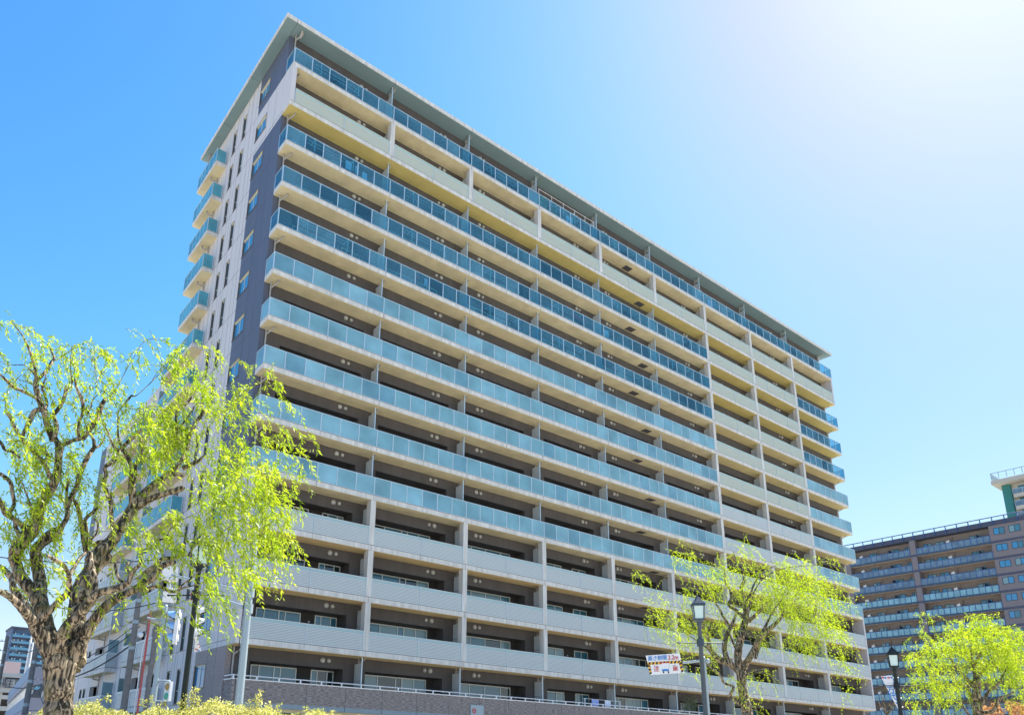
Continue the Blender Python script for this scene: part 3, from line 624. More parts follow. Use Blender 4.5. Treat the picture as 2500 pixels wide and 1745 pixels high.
class Tree:
    def __init__(s, dist, seed, tilt=1.0):
        s.d = dist; s.rng = np.random.default_rng(seed); s.px = []; s.mb = MB(); s.P3 = []; s.smax = tilt; s.sh = MB()
    def limb(s, crop, pts, dd=None, n=9, wig=.10):
        """pts: (x, y, width) in crop pixels; the limb starts at the depth of what it grows from"""
        cx, cy, k = crop; P = np.array([(cx+k*p[0], cy+k*p[1], k*p[2]/2) for p in pts], float)
        if s.px:
            A = np.array(s.px); j = np.argmin(np.hypot(A[:, 0]-P[0, 0], A[:, 1]-P[0, 1])); d0 = A[j, 2]
        else: d0 = 0
        L = np.hypot(*(P[-1]-P[0])[:2])*s.d/FPX
        if dd is None: dd = s.rng.normal()*.45*L
        N = catmull(P, 5); t = np.linspace(0, 1, len(N)); W = []; rad = []
        for (x, y, r), tt in zip(N, t):
            dep = d0+dd*tt+wig*L*.25*math.sin(tt*5+len(s.px)); W.append(at(x, y, s.d+dep)); rad.append(max(.004, r*(s.d+dep)/FPX*.94*s.smax)); s.px.append((x, y, dep))
            s.P3.append(W[-1])
        rad = np.array(rad); rad = rad*(1+.025*np.sin(np.arange(len(rad))*1.7))
        if min(p[2] for p in pts)*k > 3.5:                  # knobbly end of a pollarded limb
            rad[-1] *= .55
        s.mb.tube(W, list(rad), n if rad[0] > .03 else 6)
    def crown(s, blobs, per_m2, leaf=(.065, .013), strand=(.35, .9), spread=.45, wind=.35, tw=.25, rise=.15, limbs=0):
        """blobs: (crop, x, y, rx, ry, density); leaves hang on thin drooping shoots"""
        A = np.array(s.px); roots = []; 
        for (crop, x, y, rx, ry, den) in blobs:
            cx, cy, k = crop; m2 = math.pi*rx*ry*(k*s.d/FPX)**2; N = max(2, int(m2*per_m2*den+.5))
            a = s.rng.uniform(0, 2*math.pi, N); q = np.sqrt(s.rng.uniform(0, 1, N))
            X = cx+k*(x+rx*q*np.cos(a)); Y = cy+k*(y+ry*q*np.sin(a))
            for xx, yy in zip(X, Y):
                j = np.argmin(np.hypot(A[:, 0]-xx, A[:, 1]-yy)); roots.append(at(xx, yy, s.d+A[j, 2]+s.rng.normal()*spread))
        if limbs:
            P3 = np.array(s.P3); P3 = P3[P3[:, 2] > 3.6]
            for j in s.rng.integers(0, len(P3), limbs): roots.append(P3[j]+s.rng.normal(size=3)*.12+np.array([0, 0, .05]))
        roots = np.array(roots); N = len(roots); r = s.rng
        ang = r.uniform(0, 2*math.pi, N); L = r.uniform(strand[0], strand[1], N)
        d0 = np.stack([np.cos(ang), np.sin(ang), r.uniform(-.6, rise+.35, N)], 1)+CR*wind; d0 /= np.linalg.norm(d0, axis=1)[:, None]
        g = np.array([0, 0, -1.])+CR*wind*.6; M = 14; V = []; tone = []
        base_tone = r.uniform(0, 1, N)
        pos = roots-d0*(L*.35)[:, None]; step = (L/M)[:, None]; paths = [pos.copy()]
        for k in range(M):
            t = (k+1)/M; d = d0*(1-t)**.8+g*t; d /= np.linalg.norm(d, axis=1)[:, None]; pos = pos+d*step; paths.append(pos.copy())
            for side in range(2):
                keep = r.random(N) < .93
                lat = np.cross(d, r.normal(size=(N, 3))); lat /= np.linalg.norm(lat, axis=1)[:, None]+1e-9
                ld = d*.75+lat*.75+CR*wind*.5+np.array([0, 0, -.15]); ld /= np.linalg.norm(ld, axis=1)[:, None]
                nr = np.cross(ld, r.normal(size=(N, 3))); nr /= np.linalg.norm(nr, axis=1)[:, None]+1e-9
                ll = (leaf[0]*r.uniform(.6, 1.25, N))[:, None]; lw = (leaf[1]*r.uniform(.7, 1.2, N))[:, None]
                a0 = pos; a1 = pos+ld*ll*.45+nr*lw*.5; a2 = pos+ld*ll+np.array([0, 0, -.1])*ll; a3 = pos+ld*ll*.45-nr*lw*.5
                V.append(np.stack([a0, a1, a2, a3], 1)[keep]); tone.append(np.clip(base_tone*.6+r.uniform(0, .4, N), 0, 1)[keep])
        s.V = np.concatenate(V); s.tone = np.concatenate(tone); P = np.stack(paths, 1)
        for i in np.nonzero(r.random(N) < tw)[0]: s.sh.tube([P[i, 0], P[i, 5], P[i, 10], P[i, 14]], [.004, .003, .0025, .0015], 3, 0, False)
    def build(s, label, lm='willow_leaf', group=None, base=None):
        base = base or (0, 0, 0); t = thing('willow_tree', label, 'tree', base, group)
        s.mb.build('trunk', ['bark', 'twig'], t)
        if s.sh.f: s.sh.build('hanging_shoots', 'twig', t)['kind'] = 'stuff'
        leaves_mesh('crown', s.V, s.tone, lm, t)
        return t
mat('twig', (.16, .15, .05), .8)
def leaves_mesh(name, V, tone, lm, parent=None, loc=(0, 0, 0)):
    n = len(V); me = bpy.data.meshes.new(name); co = (V.reshape(-1, 3)-np.array(parent.location if parent is not None else loc)).astype(np.float32)
    me.vertices.add(n*4); me.vertices.foreach_set('co', co.ravel()); me.loops.add(n*4); me.loops.foreach_set('vertex_index', np.arange(n*4, dtype=np.int32))
    me.polygons.add(n); me.polygons.foreach_set('loop_start', np.arange(0, n*4, 4, dtype=np.int32)); me.polygons.foreach_set('loop_total', np.full(n, 4, np.int32))
    me.update(calc_edges=True); at_ = me.attributes.new('tone', 'FLOAT', 'POINT'); at_.data.foreach_set('value', np.repeat(tone, 4).astype(np.float32))
    me.materials.append(MATS[lm]); o = bpy.data.objects.new(name, me); COL.objects.link(o)
    if parent is not None: o.parent = parent
    else: o.location = loc
    return o

T1 = (0, 760, .20035); T2 = (0, 1060, .20035); T3 = (0, 1360, .2439); T4 = (380, 840, .18717); T5 = (380, 1120, .32634); T6 = (1520, 1290, .49505); T7 = (2180, 1470, .29935)
# ---- near left willow
t = Tree(10.0, 11)
for crop, pts, dd in [
    (T3, [(588, 2960, 330), (586, 2300, 285), (584, 1900, 262), (583, 1578, 255), (590, 1300, 262), (600, 1150, 285), (612, 1030, 330)], 0),
    (T3, [(600, 1130, 230), (555, 1020, 200), (470, 880, 165), (390, 740, 145), (340, 640, 120)], -.15),
    (T3, [(350, 670, 105), (260, 560, 85), (200, 490, 74), (120, 410, 66), (60, 370, 60), (-60, 320, 50)], -.9),
    (T3, [(345, 660, 90), (295, 540, 78), (220, 430, 74), (140, 330, 66), (118, 220, 58), (70, 150, 60), (-20, 80, 50)], .5),
    (T3, [(350, 680, 85), (440, 590, 72), (540, 490, 66), (620, 410, 62), (685, 345, 64), (692, 200, 52), (685, 150, 55)], -.5),
    (T3, [(688, 170, 50), (640, 80, 46), (560, 30, 42), (470, -20, 36)], -.3),
    (T3, [(690, 170, 50), (750, 90, 40), (790, 20, 38), (860, -50, 34)], .2),
    (T3, [(560, 1020, 170), (520, 860, 150), (470, 700, 140), (430, 560, 150), (400, 470, 145)], .35),
    (T3, [(420, 540, 150), (370, 420, 130), (290, 300, 120), (205, 190, 112), (160, 60, 104), (120, -20, 100)], .3),
    (T2, [(190, 1560, 120), (190, 1430, 150), (270, 1300, 165), (370, 1190, 170), (440, 1080, 135), (470, 950, 120), (520, 830, 110), (600, 700, 110), (665, 570, 108), (700, 450, 98), (712, 300, 90), (720, 170, 95), (715, 110, 90)], .2),
    (T2, [(715, 130, 70), (670, 50, 66), (640, -40, 80)], .1),
    (T2, [(720, 140, 66), (790, 120, 52), (900, 70, 48), (1000, 40, 60), (1060, -40, 55)], -.3),
    (T1, [(650, 1570, 80), (620, 1480, 92), (580, 1380, 84), (550, 1270, 72), (530, 1190, 84)], .1),
    (T1, [(528, 1200, 70), (480, 1080, 72), (440, 930, 70), (442, 820, 62)], .1),
    (T1, [(440, 840, 44), (430, 720, 34), (400, 600, 32), (340, 430, 28), (270, 290, 18), (200, 200, 14), (120, 110, 9)], -.4),
    (T1, [(450, 840, 52), (560, 730, 44), (640, 600, 38), (658, 560, 32), (610, 450, 14), (575, 400, 9)], .3),
    (T1, [(650, 600, 20), (720, 580, 12), (860, 480, 8), (960, 420, 5)], .3),
    (T1, [(510, 1150, 50), (430, 1050, 46), (270, 970, 44), (150, 910, 44), (50, 810, 30), (-20, 750, 26)], -.4),
    (T1, [(420, 770, 26), (370, 710, 18), (290, 655, 12), (100, 650, 9), (-20, 600, 7)], .4),
    (T1, [(545, 1190, 50), (572, 1120, 36), (540, 1000, 30), (515, 930, 36), (555, 800, 12), (570, 650, 8)], .2),
    (T1, [(530, 1190, 60), (420, 1220, 62), (350, 1360, 60), (290, 1480, 44), (240, 1580, 40)], -.2),
    (T1, [(655, 1560, 60), (690, 1400, 58), (655, 1270, 50), (730, 1160, 50), (790, 1030, 46), (800, 910, 36)], .2),
    (T1, [(800, 970, 34), (880, 870, 26), (860, 740, 12), (860, 600, 10), (880, 410, 7)], -.3),
    (T1, [(870, 880, 16), (900, 740, 10), (970, 570, 8), (1020, 450, 5)], .2),
    (T3, [(440, 570, 140), (415, 420, 112), (405, 260, 118), (380, 120, 112), (355, -20, 112)], .5),
    (T2, [(450, 1590, 130), (432, 1430, 125), (500, 1330, 120), (610, 1240, 140), (690, 1190, 120), (760, 1110, 66), (820, 1000, 62), (822, 880, 60), (870, 760, 62), (930, 650, 60), (970, 500, 60), (1020, 380, 60), (1080, 260, 58), (1150, 160, 56)], .5),
    (T2, [(1150, 160, 50), (1145, 80, 46), (1110, 10, 42), (1060, -80, 38), (1110, -150, 30)], .2),
    (T2, [(1165, 160, 36), (1210, 140, 30), (1260, 70, 20), (1285, -10, 14)], .2),
    (T2, [(812, 880, 40), (815, 700, 34), (830, 555, 46)], .1),
    (T2, [(815, 700, 26), (750, 580, 20), (745, 520, 14), (850, 430, 9)], .1),
    (T2, [(870, 760, 40), (930, 850, 46), (970, 980, 52), (1000, 1150, 56), (1022, 1300, 66), (1050, 1450, 70)], .1),
    (T2, [(360, 1170, 80), (270, 1110, 70), (170, 1030, 60), (60, 960, 58), (20, 850, 50), (-30, 770, 46)], -.4),
    (T2, [(250, 1260, 60), (190, 1130, 50), (180, 1060, 40), (120, 960, 44), (172, 850, 45), (150, 700, 46), (130, 590, 50), (60, 520, 48), (-10, 470, 40)], .3),
    (T2, [(620, 540, 60), (560, 400, 56), (500, 300, 50), (370, 180, 46), (270, 60, 44), (180, -80, 44), (130, -200, 42), (90, -260, 60)], -.3),
    (T2, [(520, 330, 46), (580, 280, 38), (545, 190, 30), (470, 130, 22)], .2),
    (T2, [(250, 290, 30), (150, 215, 32), (60, 190, 34), (30, 130, 42), (-20, 70, 40)], .2),
    (T2, [(480, 950, 60), (430, 1000, 40), (350, 800, 24), (270, 590, 16)], -.3),
    # centre-right limb
    (T3, [(690, 1120, 220), (745, 900, 190), (770, 700, 180), (770, 560, 170), (800, 400, 185), (840, 270, 178), (910, 140, 150), (1000, 40, 134), (1080, -20, 124)], .45),
    (T2, [(1120, 1570, 210), (1250, 1420, 180), (1370, 1290, 155), (1450, 1160, 134), (1530, 1040, 122), (1610, 900, 130), (1650, 830, 110)], .2),
    (T2, [(1630, 860, 110), (1612, 700, 92), (1608, 560, 92), (1628, 430, 92), (1600, 380, 70)], -.1),
    (T2, [(1610, 400, 60), (1565, 290, 60), (1510, 200, 54), (1470, 160, 46)], .1),
    (T2, [(1470, 190, 46), (1540, 110, 52), (1640, 20, 52), (1720, -60, 40)], -.2),
    (T2, [(1640, 390, 66), (1700, 290, 62), (1735, 230, 56), (1715, 130, 40), (1708, 30, 34)], .2),
    (T2, [(1640, 880, 110), (1720, 760, 104), (1800, 680, 100), (1900, 600, 98), (2000, 530, 88), (2080, 470, 70)], .3),
    (T2, [(2060, 490, 40), (2150, 500, 32), (2240, 505, 24)], .1),
    (T2, [(2070, 480, 64), (2150, 400, 58), (2200, 330, 50), (2250, 240, 46)], .2),
    (T4, [(415, 1370, 60), (440, 1200, 60), (510, 1050, 54), (590, 930, 50), (640, 850, 56)], .2),
    (T4, [(610, 930, 36), (650, 890, 30), (725, 855, 22)], .1),
    (T4, [(280, 1240, 40), (270, 950, 40), (310, 840, 50), (400, 780, 38), (470, 690, 34)], .2),
    (T4, [(300, 1100, 34), (400, 980, 28), (470, 880, 26), (510, 800, 20)], -.2),
    (T2, [(1640, 900, 100), (1740, 850, 92), (1850, 780, 84), (1980, 730, 78), (2110, 690, 80), (2240, 650, 80)], -.3),
    (T4, [(350, 1620, 70), (480, 1560, 60), (560, 1520, 46), (640, 1440, 16)], -.2),
    (T2, [(1370, 1130, 46), (1355, 950, 50), (1345, 800, 54), (1290, 680, 58), (1262, 600, 50), (1290, 500, 44), (1282, 400, 46), (1345, 350, 60), (1430, 270, 50), (1450, 180, 44)], -.4),
    (T2, [(1450, 200, 36), (1390, 150, 30), (1345, 60, 28), (1310, -40, 22), (1250, -130, 14)], -.2),
    (T2, [(1480, 150, 28), (1445, 60, 24), (1435, -80, 26), (1440, -180, 26), (1440, -260, 20), (1500, -350, 18), (1600, -470, 34)], .2),
    (T1, [(1600, 1025, 30), (1655, 1028, 12), (1750, 950, 11), (1860, 845, 11), (1960, 740, 9), (2080, 640, 8), (2200, 500, 5)], .2),
    (T1, [(1850, 850, 8), (1900, 770, 7), (2000, 660, 5), (2120, 560, 4)], -.2),
    (T1, [(1340, 1040, 16), (1430, 920, 10), (1540, 710, 9), (1620, 580, 8), (1700, 430, 8), (1790, 352, 6), (1900, 335, 5), (2050, 380, 4)], .3),
    (T1, [(1010, 1560, 55), (1130, 1390, 60), (1200, 1250, 70), (1240, 1140, 60), (1290, 1060, 54)], .2),
    (T1, [(1080, 1500, 20), (1240, 1450, 10), (1000, 1350, 10), (860, 1390, 8)], .2),
    (T1, [(955, 1560, 40), (960, 1380, 36), (1010, 1220, 40), (1000, 1080, 46), (930, 920, 34), (912, 820, 30)], -.2),
    (T1, [(1050, 1270, 26), (1110, 1160, 20), (1130, 1080, 15), (1240, 965, 11)], .1),
    (T1, [(1215, 980, 9), (1170, 780, 8), (1152, 600, 7), (1145, 370, 6)], .1),
    (T2, [(1150, 1360, 60), (1200, 1315, 50), (1300, 1300, 42), (1380, 1290, 40)], -.1),
    (T2, [(1150, 1370, 30), (1100, 1300, 30), (1180, 1200, 26), (1190, 1080, 26), (1150, 1025, 24)], -.3),
    (T2, [(1050, 1420, 50), (1060, 1200, 46), (1040, 1040, 50), (1130, 950, 46), (1200, 890, 54)], .1),
    # limbs to the right
    (T3, [(610, 1000, 160), (600, 900, 140), (620, 800, 115), (690, 670, 110), (790, 580, 102), (880, 470, 102), (960, 370, 92), (1080, 330, 72), (1200, 300, 70), (1290, 250, 70)], -.9),
    (T3, [(925, 440, 56), (950, 280, 58), (930, 150, 60), (905, 50, 60), (900, -60, 50)], .1),
    (T3, [(1290, 255, 50), (1300, 170, 42), (1270, 100, 34), (1290, 40, 30)], .2),
    (T3, [(1290, 250, 50), (1340, 130, 42), (1400, 70, 40), (1405, -10, 30)], -.2),
    (T3, [(1230, 250, 36), (1180, 200, 32), (1160, 110, 30), (1155, 40, 26)], .2),
    (T3, [(750, 1050, 200), (790, 880, 150), (860, 750, 122), (950, 620, 110), (1050, 500, 100), (1150, 420, 92), (1250, 370, 82), (1370, 310, 80), (1450, 250, 80), (1530, 200, 76), (1590, 110, 70), (1680, 60, 60), (1760, 45, 40)], -.6),
    (T3, [(1490, 220, 60), (1450, 160, 50), (1560, 80, 50), (1620, 20, 46), (1740, 5, 40), (1800, -20, 24)], .3),
    (T5, [(250, 720, 26), (280, 665, 20), (330, 620, 10), (420, 560, 5)], .2),
    (T3, [(1430, 330, 50), (1530, 298, 36), (1620, 300, 35), (1700, 338, 35), (1770, 340, 30), (1820, 280, 22), (1900, 220, 16), (1980, 150, 9), (2100, 110, 5)], -.3),
    (T3, [(1770, 340, 24), (1850, 300, 20), (1950, 280, 12), (2080, 240, 6)], .1),
    (T5, [(10, 612, 14), (80, 582, 12), (130, 500, 9), (230, 440, 6), (350, 385, 5), (540, 300, 3)], -.3),
    (T5, [(480, 552, 5), (580, 490, 4), (700, 410, 3)], .1),
    (T5, [(60, 720, 14), (20, 650, 12), (-10, 600, 9)], .1),
]:
    t.limb(crop, pts, dd)
BL = []
def bl(crop, L, den=1.0):
    for q in L: BL.append((crop, q[0], q[1], q[2], q[3], (q[4] if len(q) > 4 else 1.0)*den))
bl(T1, [(130, 90, 60, 40, .8), (240, 140, 80, 25, .7), (30, 110, 40, 20, .7), (340, 260, 50, 40, .7), (430, 390, 50, 25, .7), (420, 460, 50, 25, .7), (460, 250, 70, 25, .7), (640, 340, 90, 70, 1.6), (750, 400, 80, 60, 1.3), (730, 510, 90, 55), (470, 540, 30, 20, .8), (940, 400, 90, 65, 1.4),
        (1100, 430, 130, 85, 1.5), (1250, 430, 130, 75, 1.2), (1390, 560, 90, 50, .4), (1000, 560, 120, 45), (900, 620, 120, 60, .5), (1010, 740, 90, 60), (850, 760, 80, 60), (1290, 720, 90, 80), (1400, 870, 150, 50, 1.4), (1450, 950, 200, 50, 1.1),
        (1060, 950, 80, 50), (20, 510, 60, 60, 1.3), (60, 740, 90, 60), (60, 1000, 80, 120, .8), (200, 1200, 130, 80), (680, 690, 90, 50), (660, 1090, 80, 60), (560, 1230, 60, 30), (1950, 335, 100, 25), (2120, 410, 50, 40), (2010, 520, 60, 40, .8),
        (2150, 560, 90, 130, 1.3), (2050, 780, 80, 50), (1720, 490, 40, 40, .7), (1650, 650, 50, 20, .6), (1650, 1200, 200, 130), (1900, 1230, 250, 150, 1.3), (2100, 1130, 150, 110, 1.2), (2200, 900, 60, 100), (2150, 1400, 200, 150, 1.3), (1700, 1400, 200, 150, 1.1),
        (1150, 1280, 100, 120), (950, 1300, 80, 80), (820, 1400, 90, 70), (400, 1450, 120, 120, 1.2), (280, 1540, 150, 60), (1300, 1150, 90, 80), (1480, 1060, 80, 70), (700, 1560, 80, 40), (180, 880, 60, 25, .4), (580, 910, 30, 15, .6)], .72)
bl(T2, [(150, 70, 150, 60), (430, 100, 150, 100, 1.4), (350, 280, 130, 80, 1.2), (400, 430, 120, 100, 1.2), (560, 250, 80, 100), (500, 600, 120, 120, 1.2), (560, 800, 120, 120, 1.2), (420, 850, 80, 120), (560, 950, 100, 120, 1.2), (620, 1100, 80, 80), (640, 1250, 130, 90, 1.2),
        (330, 1200, 100, 100), (90, 1080, 90, 60), (80, 1230, 110, 90, 1.1), (250, 500, 90, 60), (850, 150, 120, 80), (920, 330, 120, 110), (950, 520, 80, 90), (700, 470, 90, 60), (750, 750, 90, 60), (740, 920, 50, 60), (960, 650, 60, 60, .6), (1050, 600, 50, 90, .4),
        (1280, 560, 80, 90), (1240, 760, 80, 120, 1.1), (1370, 200, 100, 100, .6), (1650, 450, 100, 90, .5), (1850, 150, 250, 150, 1.3), (2000, 300, 200, 110, 1.1), (2150, 150, 150, 150, 1.4), (1500, 900, 50, 80, .6), (1600, 1100, 100, 120), (1750, 1100, 80, 80, .6),
        (1850, 1250, 100, 80, 1.2), (2100, 1030, 150, 70), (2150, 1250, 120, 90), (1700, 1420, 80, 70), (940, 1120, 50, 70, .8), (750, 1450, 120, 60, .8), (380, 1350, 150, 80), (300, 1530, 60, 30), (2200, 1400, 70, 80), (1500, 300, 60, 60, .6), (1640, 1000, 60, 100), (1400, 1150, 40, 120, .8)], .82)
bl(T3, [(150, 130, 50, 50, .8), (200, 330, 50, 60, .6), (240, 300, 50, 60, .5), (560, 330, 50, 30, .5), (640, 60, 110, 60, .6), (1000, 420, 80, 30, .5), (1230, 460, 40, 30, .4), (1100, 60, 60, 70, .7), (1320, 110, 50, 60, .8), (1380, 250, 50, 50, .7), (1600, 440, 80, 40, .7), (1620, 620, 30, 130, .9),
        (1700, 170, 90, 30, .5), (1850, 400, 70, 90, .3), (2000, 200, 120, 80, .8), (2150, 380, 120, 100, .8), (2270, 480, 50, 80, .8), (1990, 620, 30, 40, .5), (1560, 170, 60, 50, .4), (60, 80, 50, 60, .8), (480, 300, 60, 30, .4), (900, 190, 30, 30, .4)])
bl(T4, [(350, 50, 100, 50, 1.1), (600, 40, 120, 35), (780, 60, 70, 25), (900, 170, 90, 45, .8), (1200, 230, 110, 50, 1.1), (1420, 370, 90, 55, 1.0), (1500, 490, 120, 35, .8), (1640, 610, 90, 35, .8), (1730, 720, 30, 50, .6), (200, 200, 120, 80, 1.0), (450, 200, 150, 80, .6), (600, 400, 200, 120, 1.2),
        (650, 640, 250, 130, 1.5), (1000, 580, 200, 80, 1.2), (1170, 520, 80, 50), (1150, 690, 120, 90, 1.0), (900, 790, 180, 80, 1.0), (1100, 880, 100, 90, .8), (1250, 950, 100, 110, .9), (970, 1080, 110, 80, .6), (300, 750, 120, 90), (130, 950, 150, 120, 1.2), (350, 1050, 150, 120, 1.2), (150, 1200, 200, 150, 1.3),
        (620, 1200, 150, 100, .5), (1100, 1230, 150, 90, .9), (900, 1380, 250, 130, 1.3), (1200, 1430, 150, 100), (1350, 1180, 100, 60, .8), (1700, 1080, 180, 60, .9), (1600, 1220, 180, 90), (1830, 1370, 120, 70), (2000, 1200, 100, 40, .6), (1390, 800, 70, 70, .4), (1450, 1500, 150, 60, .6), (180, 420, 110, 60, .8), (700, 1000, 90, 120, .3)])
bl(T5, [(600, 100, 250, 90, 1.2), (800, 120, 120, 80), (940, 50, 120, 50, .9), (1070, 80, 60, 45, .8), (500, 250, 250, 100, 1.1), (800, 280, 160, 100, 1.2), (960, 290, 110, 50), (650, 420, 250, 90, 1.0), (870, 450, 120, 60), (350, 450, 120, 50, .8), (800, 580, 130, 60, 1.2), (940, 600, 120, 60), (1040, 590, 35, 55),
        (900, 700, 130, 30, .8), (550, 580, 200, 80, .9), (600, 750, 200, 80, .8), (350, 600, 80, 50, 1.1), (190, 680, 50, 40, 1.2), (850, 800, 60, 40, .8), (150, 400, 100, 40, .6), (80, 560, 70, 40, .7), (700, 850, 150, 60, .7), (980, 420, 60, 60, .8)])
def base_of(crop, x, y, d):
    p = at(crop[0]+crop[2]*x, crop[1]+crop[2]*y, d); return (p[0], p[1], 0.13)
t.crown(BL, 165, leaf=(.074, .0185), strand=(.28, .75), limbs=150, spread=.40, wind=.38, tw=.3)
t.build('big near willow with thick forked trunk at the left edge, behind the yellow hedge corner', base=base_of(T3, 586, 1578, 10.0), group='willows with fresh spring leaves')
# ---- middle willow
t = Tree(22.0, 5, .85)
for pts, dd in [([(650, 1110, 66), (632, 1000, 62), (618, 930, 60), (608, 870, 56), (592, 800, 52), (586, 740, 54), (588, 700, 50)], 0),
    ([(588, 720, 46), (570, 650, 44), (572, 590, 42), (588, 520, 40), (603, 460, 38), (614, 430, 40)], .2), ([(612, 440, 30), (596, 360, 22), (585, 295, 20), (600, 250, 17), (590, 200, 12), (560, 150, 8), (545, 115, 5)], .3),
    ([(618, 458, 26), (660, 422, 20), (700, 380, 17), (715, 366, 13)], -.4), ([(600, 440, 26), (560, 402, 20), (525, 375, 20), (537, 340, 18), (530, 300, 15), (508, 265, 12), (500, 200, 8), (460, 140, 5)], .5),
    ([(602, 370, 14), (630, 322, 12), (650, 270, 10), (690, 215, 6), (760, 180, 4)], .4), ([(585, 720, 40), (535, 670, 36), (470, 640, 34), (432, 590, 30), (420, 540, 24), (400, 500, 20), (368, 440, 12), (320, 400, 6)], -.6),
    ([(520, 665, 32), (502, 590, 30), (512, 530, 26), (536, 480, 20), (560, 420, 14)], .6), ([(537, 485, 18), (500, 440, 15), (478, 395, 12), (440, 340, 8), (400, 260, 5)], -.3),
    ([(595, 690, 40), (640, 612, 34), (670, 552, 34), (690, 520, 34), (740, 480, 24), (780, 440, 17), (805, 395, 10), (870, 340, 6)], -.4), ([(655, 640, 16), (672, 590, 14), (688, 540, 12)], .1),
    ([(610, 870, 22), (562, 852, 18), (532, 820, 18), (547, 780, 15), (500, 760, 14), (482, 722, 14), (420, 670, 8), (370, 620, 5)], -.5), ([(690, 510, 20), (720, 450, 12), (760, 380, 8), (840, 300, 5), (940, 270, 3)], .5),
    ([(614, 430, 20), (640, 330, 10), (700, 240, 7), (820, 190, 4), (980, 180, 3)], -.5), ([(575, 620, 16), (545, 560, 14), (520, 500, 10)], .1), ([(430, 600, 14), (380, 560, 9), (300, 510, 5)], .1), ([(590, 740, 14), (640, 700, 8), (720, 690, 4)], -.2)]:
    t.limb(T6, pts, dd)
BL = []
bl(T6, [(290, 110, 60, 60, .8), (310, 180, 50, 60, .4), (430, 170, 90, 50, .8), (600, 130, 100, 70, .6), (610, 60, 60, 25, .6), (730, 190, 120, 50, .9), (880, 150, 120, 30, .8), (1010, 150, 50, 20, .7), (850, 250, 150, 70, 1.6), (950, 290, 90, 70, 1.6), (1000, 400, 60, 110, .9), (1070, 560, 35, 110, 1.0), (1110, 690, 18, 50, .8), (1118, 780, 14, 30, .9),
        (900, 400, 110, 80, 1.3), (760, 360, 100, 70, 1.3), (650, 300, 110, 80, 1.0), (500, 250, 110, 80, 1.0), (380, 310, 90, 60, .8), (250, 380, 100, 70, .7), (160, 320, 60, 50, .4), (80, 230, 45, 35, .8), (200, 460, 80, 60, .6), (330, 480, 100, 80, 1.0), (270, 560, 50, 60, .5), (450, 500, 80, 70, .8), (520, 420, 80, 70, .7),
        (700, 510, 50, 60, .8), (820, 540, 60, 50, .5), (900, 540, 90, 50, .8), (960, 600, 50, 30, .5), (570, 740, 50, 30, 1.0), (640, 720, 40, 45, .6), (720, 700, 60, 15, .8), (600, 790, 20, 50, .5), (340, 690, 35, 20, .8), (1080, 330, 50, 60, .5), (1080, 250, 60, 20, .5), (690, 880, 12, 30, .6), (820, 600, 30, 20, .4), (930, 480, 120, 60, 1.0), (420, 620, 60, 40, .6), (800, 300, 90, 60, 1.2)])
t.crown(BL, 66, leaf=(.070, .016), strand=(.4, 1.2), spread=.8, wind=.30, tw=.35, rise=.25)
t.build('slender willow with open crown behind the grey street lamp, in front of the long building', base=base_of(T6, 650, 1110, 22.0), group='willows with fresh spring leaves')
# ---- right willow
t = Tree(30.0, 9)
for pts, dd in [([(712, 1250, 72), (705, 1050, 68), (698, 950, 64), (690, 860, 60), (682, 760, 56), (682, 660, 50), (680, 590, 40), (662, 500, 30)], 0),
    ([(665, 520, 26), (600, 450, 20), (540, 400, 18), (510, 340, 13), (500, 300, 9)], .6), ([(668, 500, 26), (720, 410, 20), (780, 340, 17), (800, 285, 12)], -.4), ([(675, 690, 34), (600, 620, 25), (540, 560, 22), (500, 500, 16), (450, 440, 12)], -.8),
    ([(655, 800, 30), (595, 690, 22), (520, 640, 16), (440, 540, 10), (355, 485, 7)], .7), ([(710, 850, 30), (780, 730, 24), (860, 660, 20), (900, 590, 14), (935, 510, 9)], .8), ([(730, 900, 26), (820, 880, 24), (870, 780, 20), (930, 760, 15), (985, 730, 10)], -.8),
    ([(650, 960, 24), (580, 860, 16), (540, 800, 10)], .3), ([(695, 620, 20), (760, 520, 16), (800, 460, 12), (880, 430, 8)], .5), ([(680, 560, 14), (640, 440, 10), (640, 300, 7), (660, 230, 5)], -.5), ([(800, 300, 9), (850, 240, 6), (900, 200, 4)], .3)]:
    t.limb(T7, pts, dd)
BL = []
bl(T7, [(640, 170, 220, 70, 1.1), (500, 290, 220, 110, 1.2), (780, 270, 220, 110, 1.2), (950, 320, 150, 140, 1.3), (300, 410, 170, 110, 1.0), (600, 440, 240, 110, .8), (850, 470, 200, 120, 1.0), (1000, 480, 120, 120, 1.2), (170, 470, 80, 80, .8), (290, 600, 160, 80, 1.1), (480, 650, 190, 80, 1.1), (880, 630, 120, 70, .7),
        (190, 760, 50, 80, .9), (420, 760, 90, 60, 1.1), (540, 860, 50, 40, .7), (240, 110, 70, 50, .5), (330, 80, 40, 20, .7), (230, 240, 50, 40, .7), (90, 300, 40, 15, .7), (1050, 600, 80, 90, 1.0), (760, 95, 100, 20, .8), (640, 110, 140, 25, .7), (960, 770, 50, 20, .7), (670, 790, 30, 40, .6), (1060, 210, 60, 30, .7), (160, 860, 15, 30, .7)])
t.crown(BL, 40, leaf=(.095, .024), strand=(.4, 1.15), spread=1.1, wind=.05, tw=.2, rise=.3)
t.build('dense round willow at the right edge in front of the brown apartment block', base=base_of(T7, 712, 1250, 30.0), group='willows with fresh spring leaves')
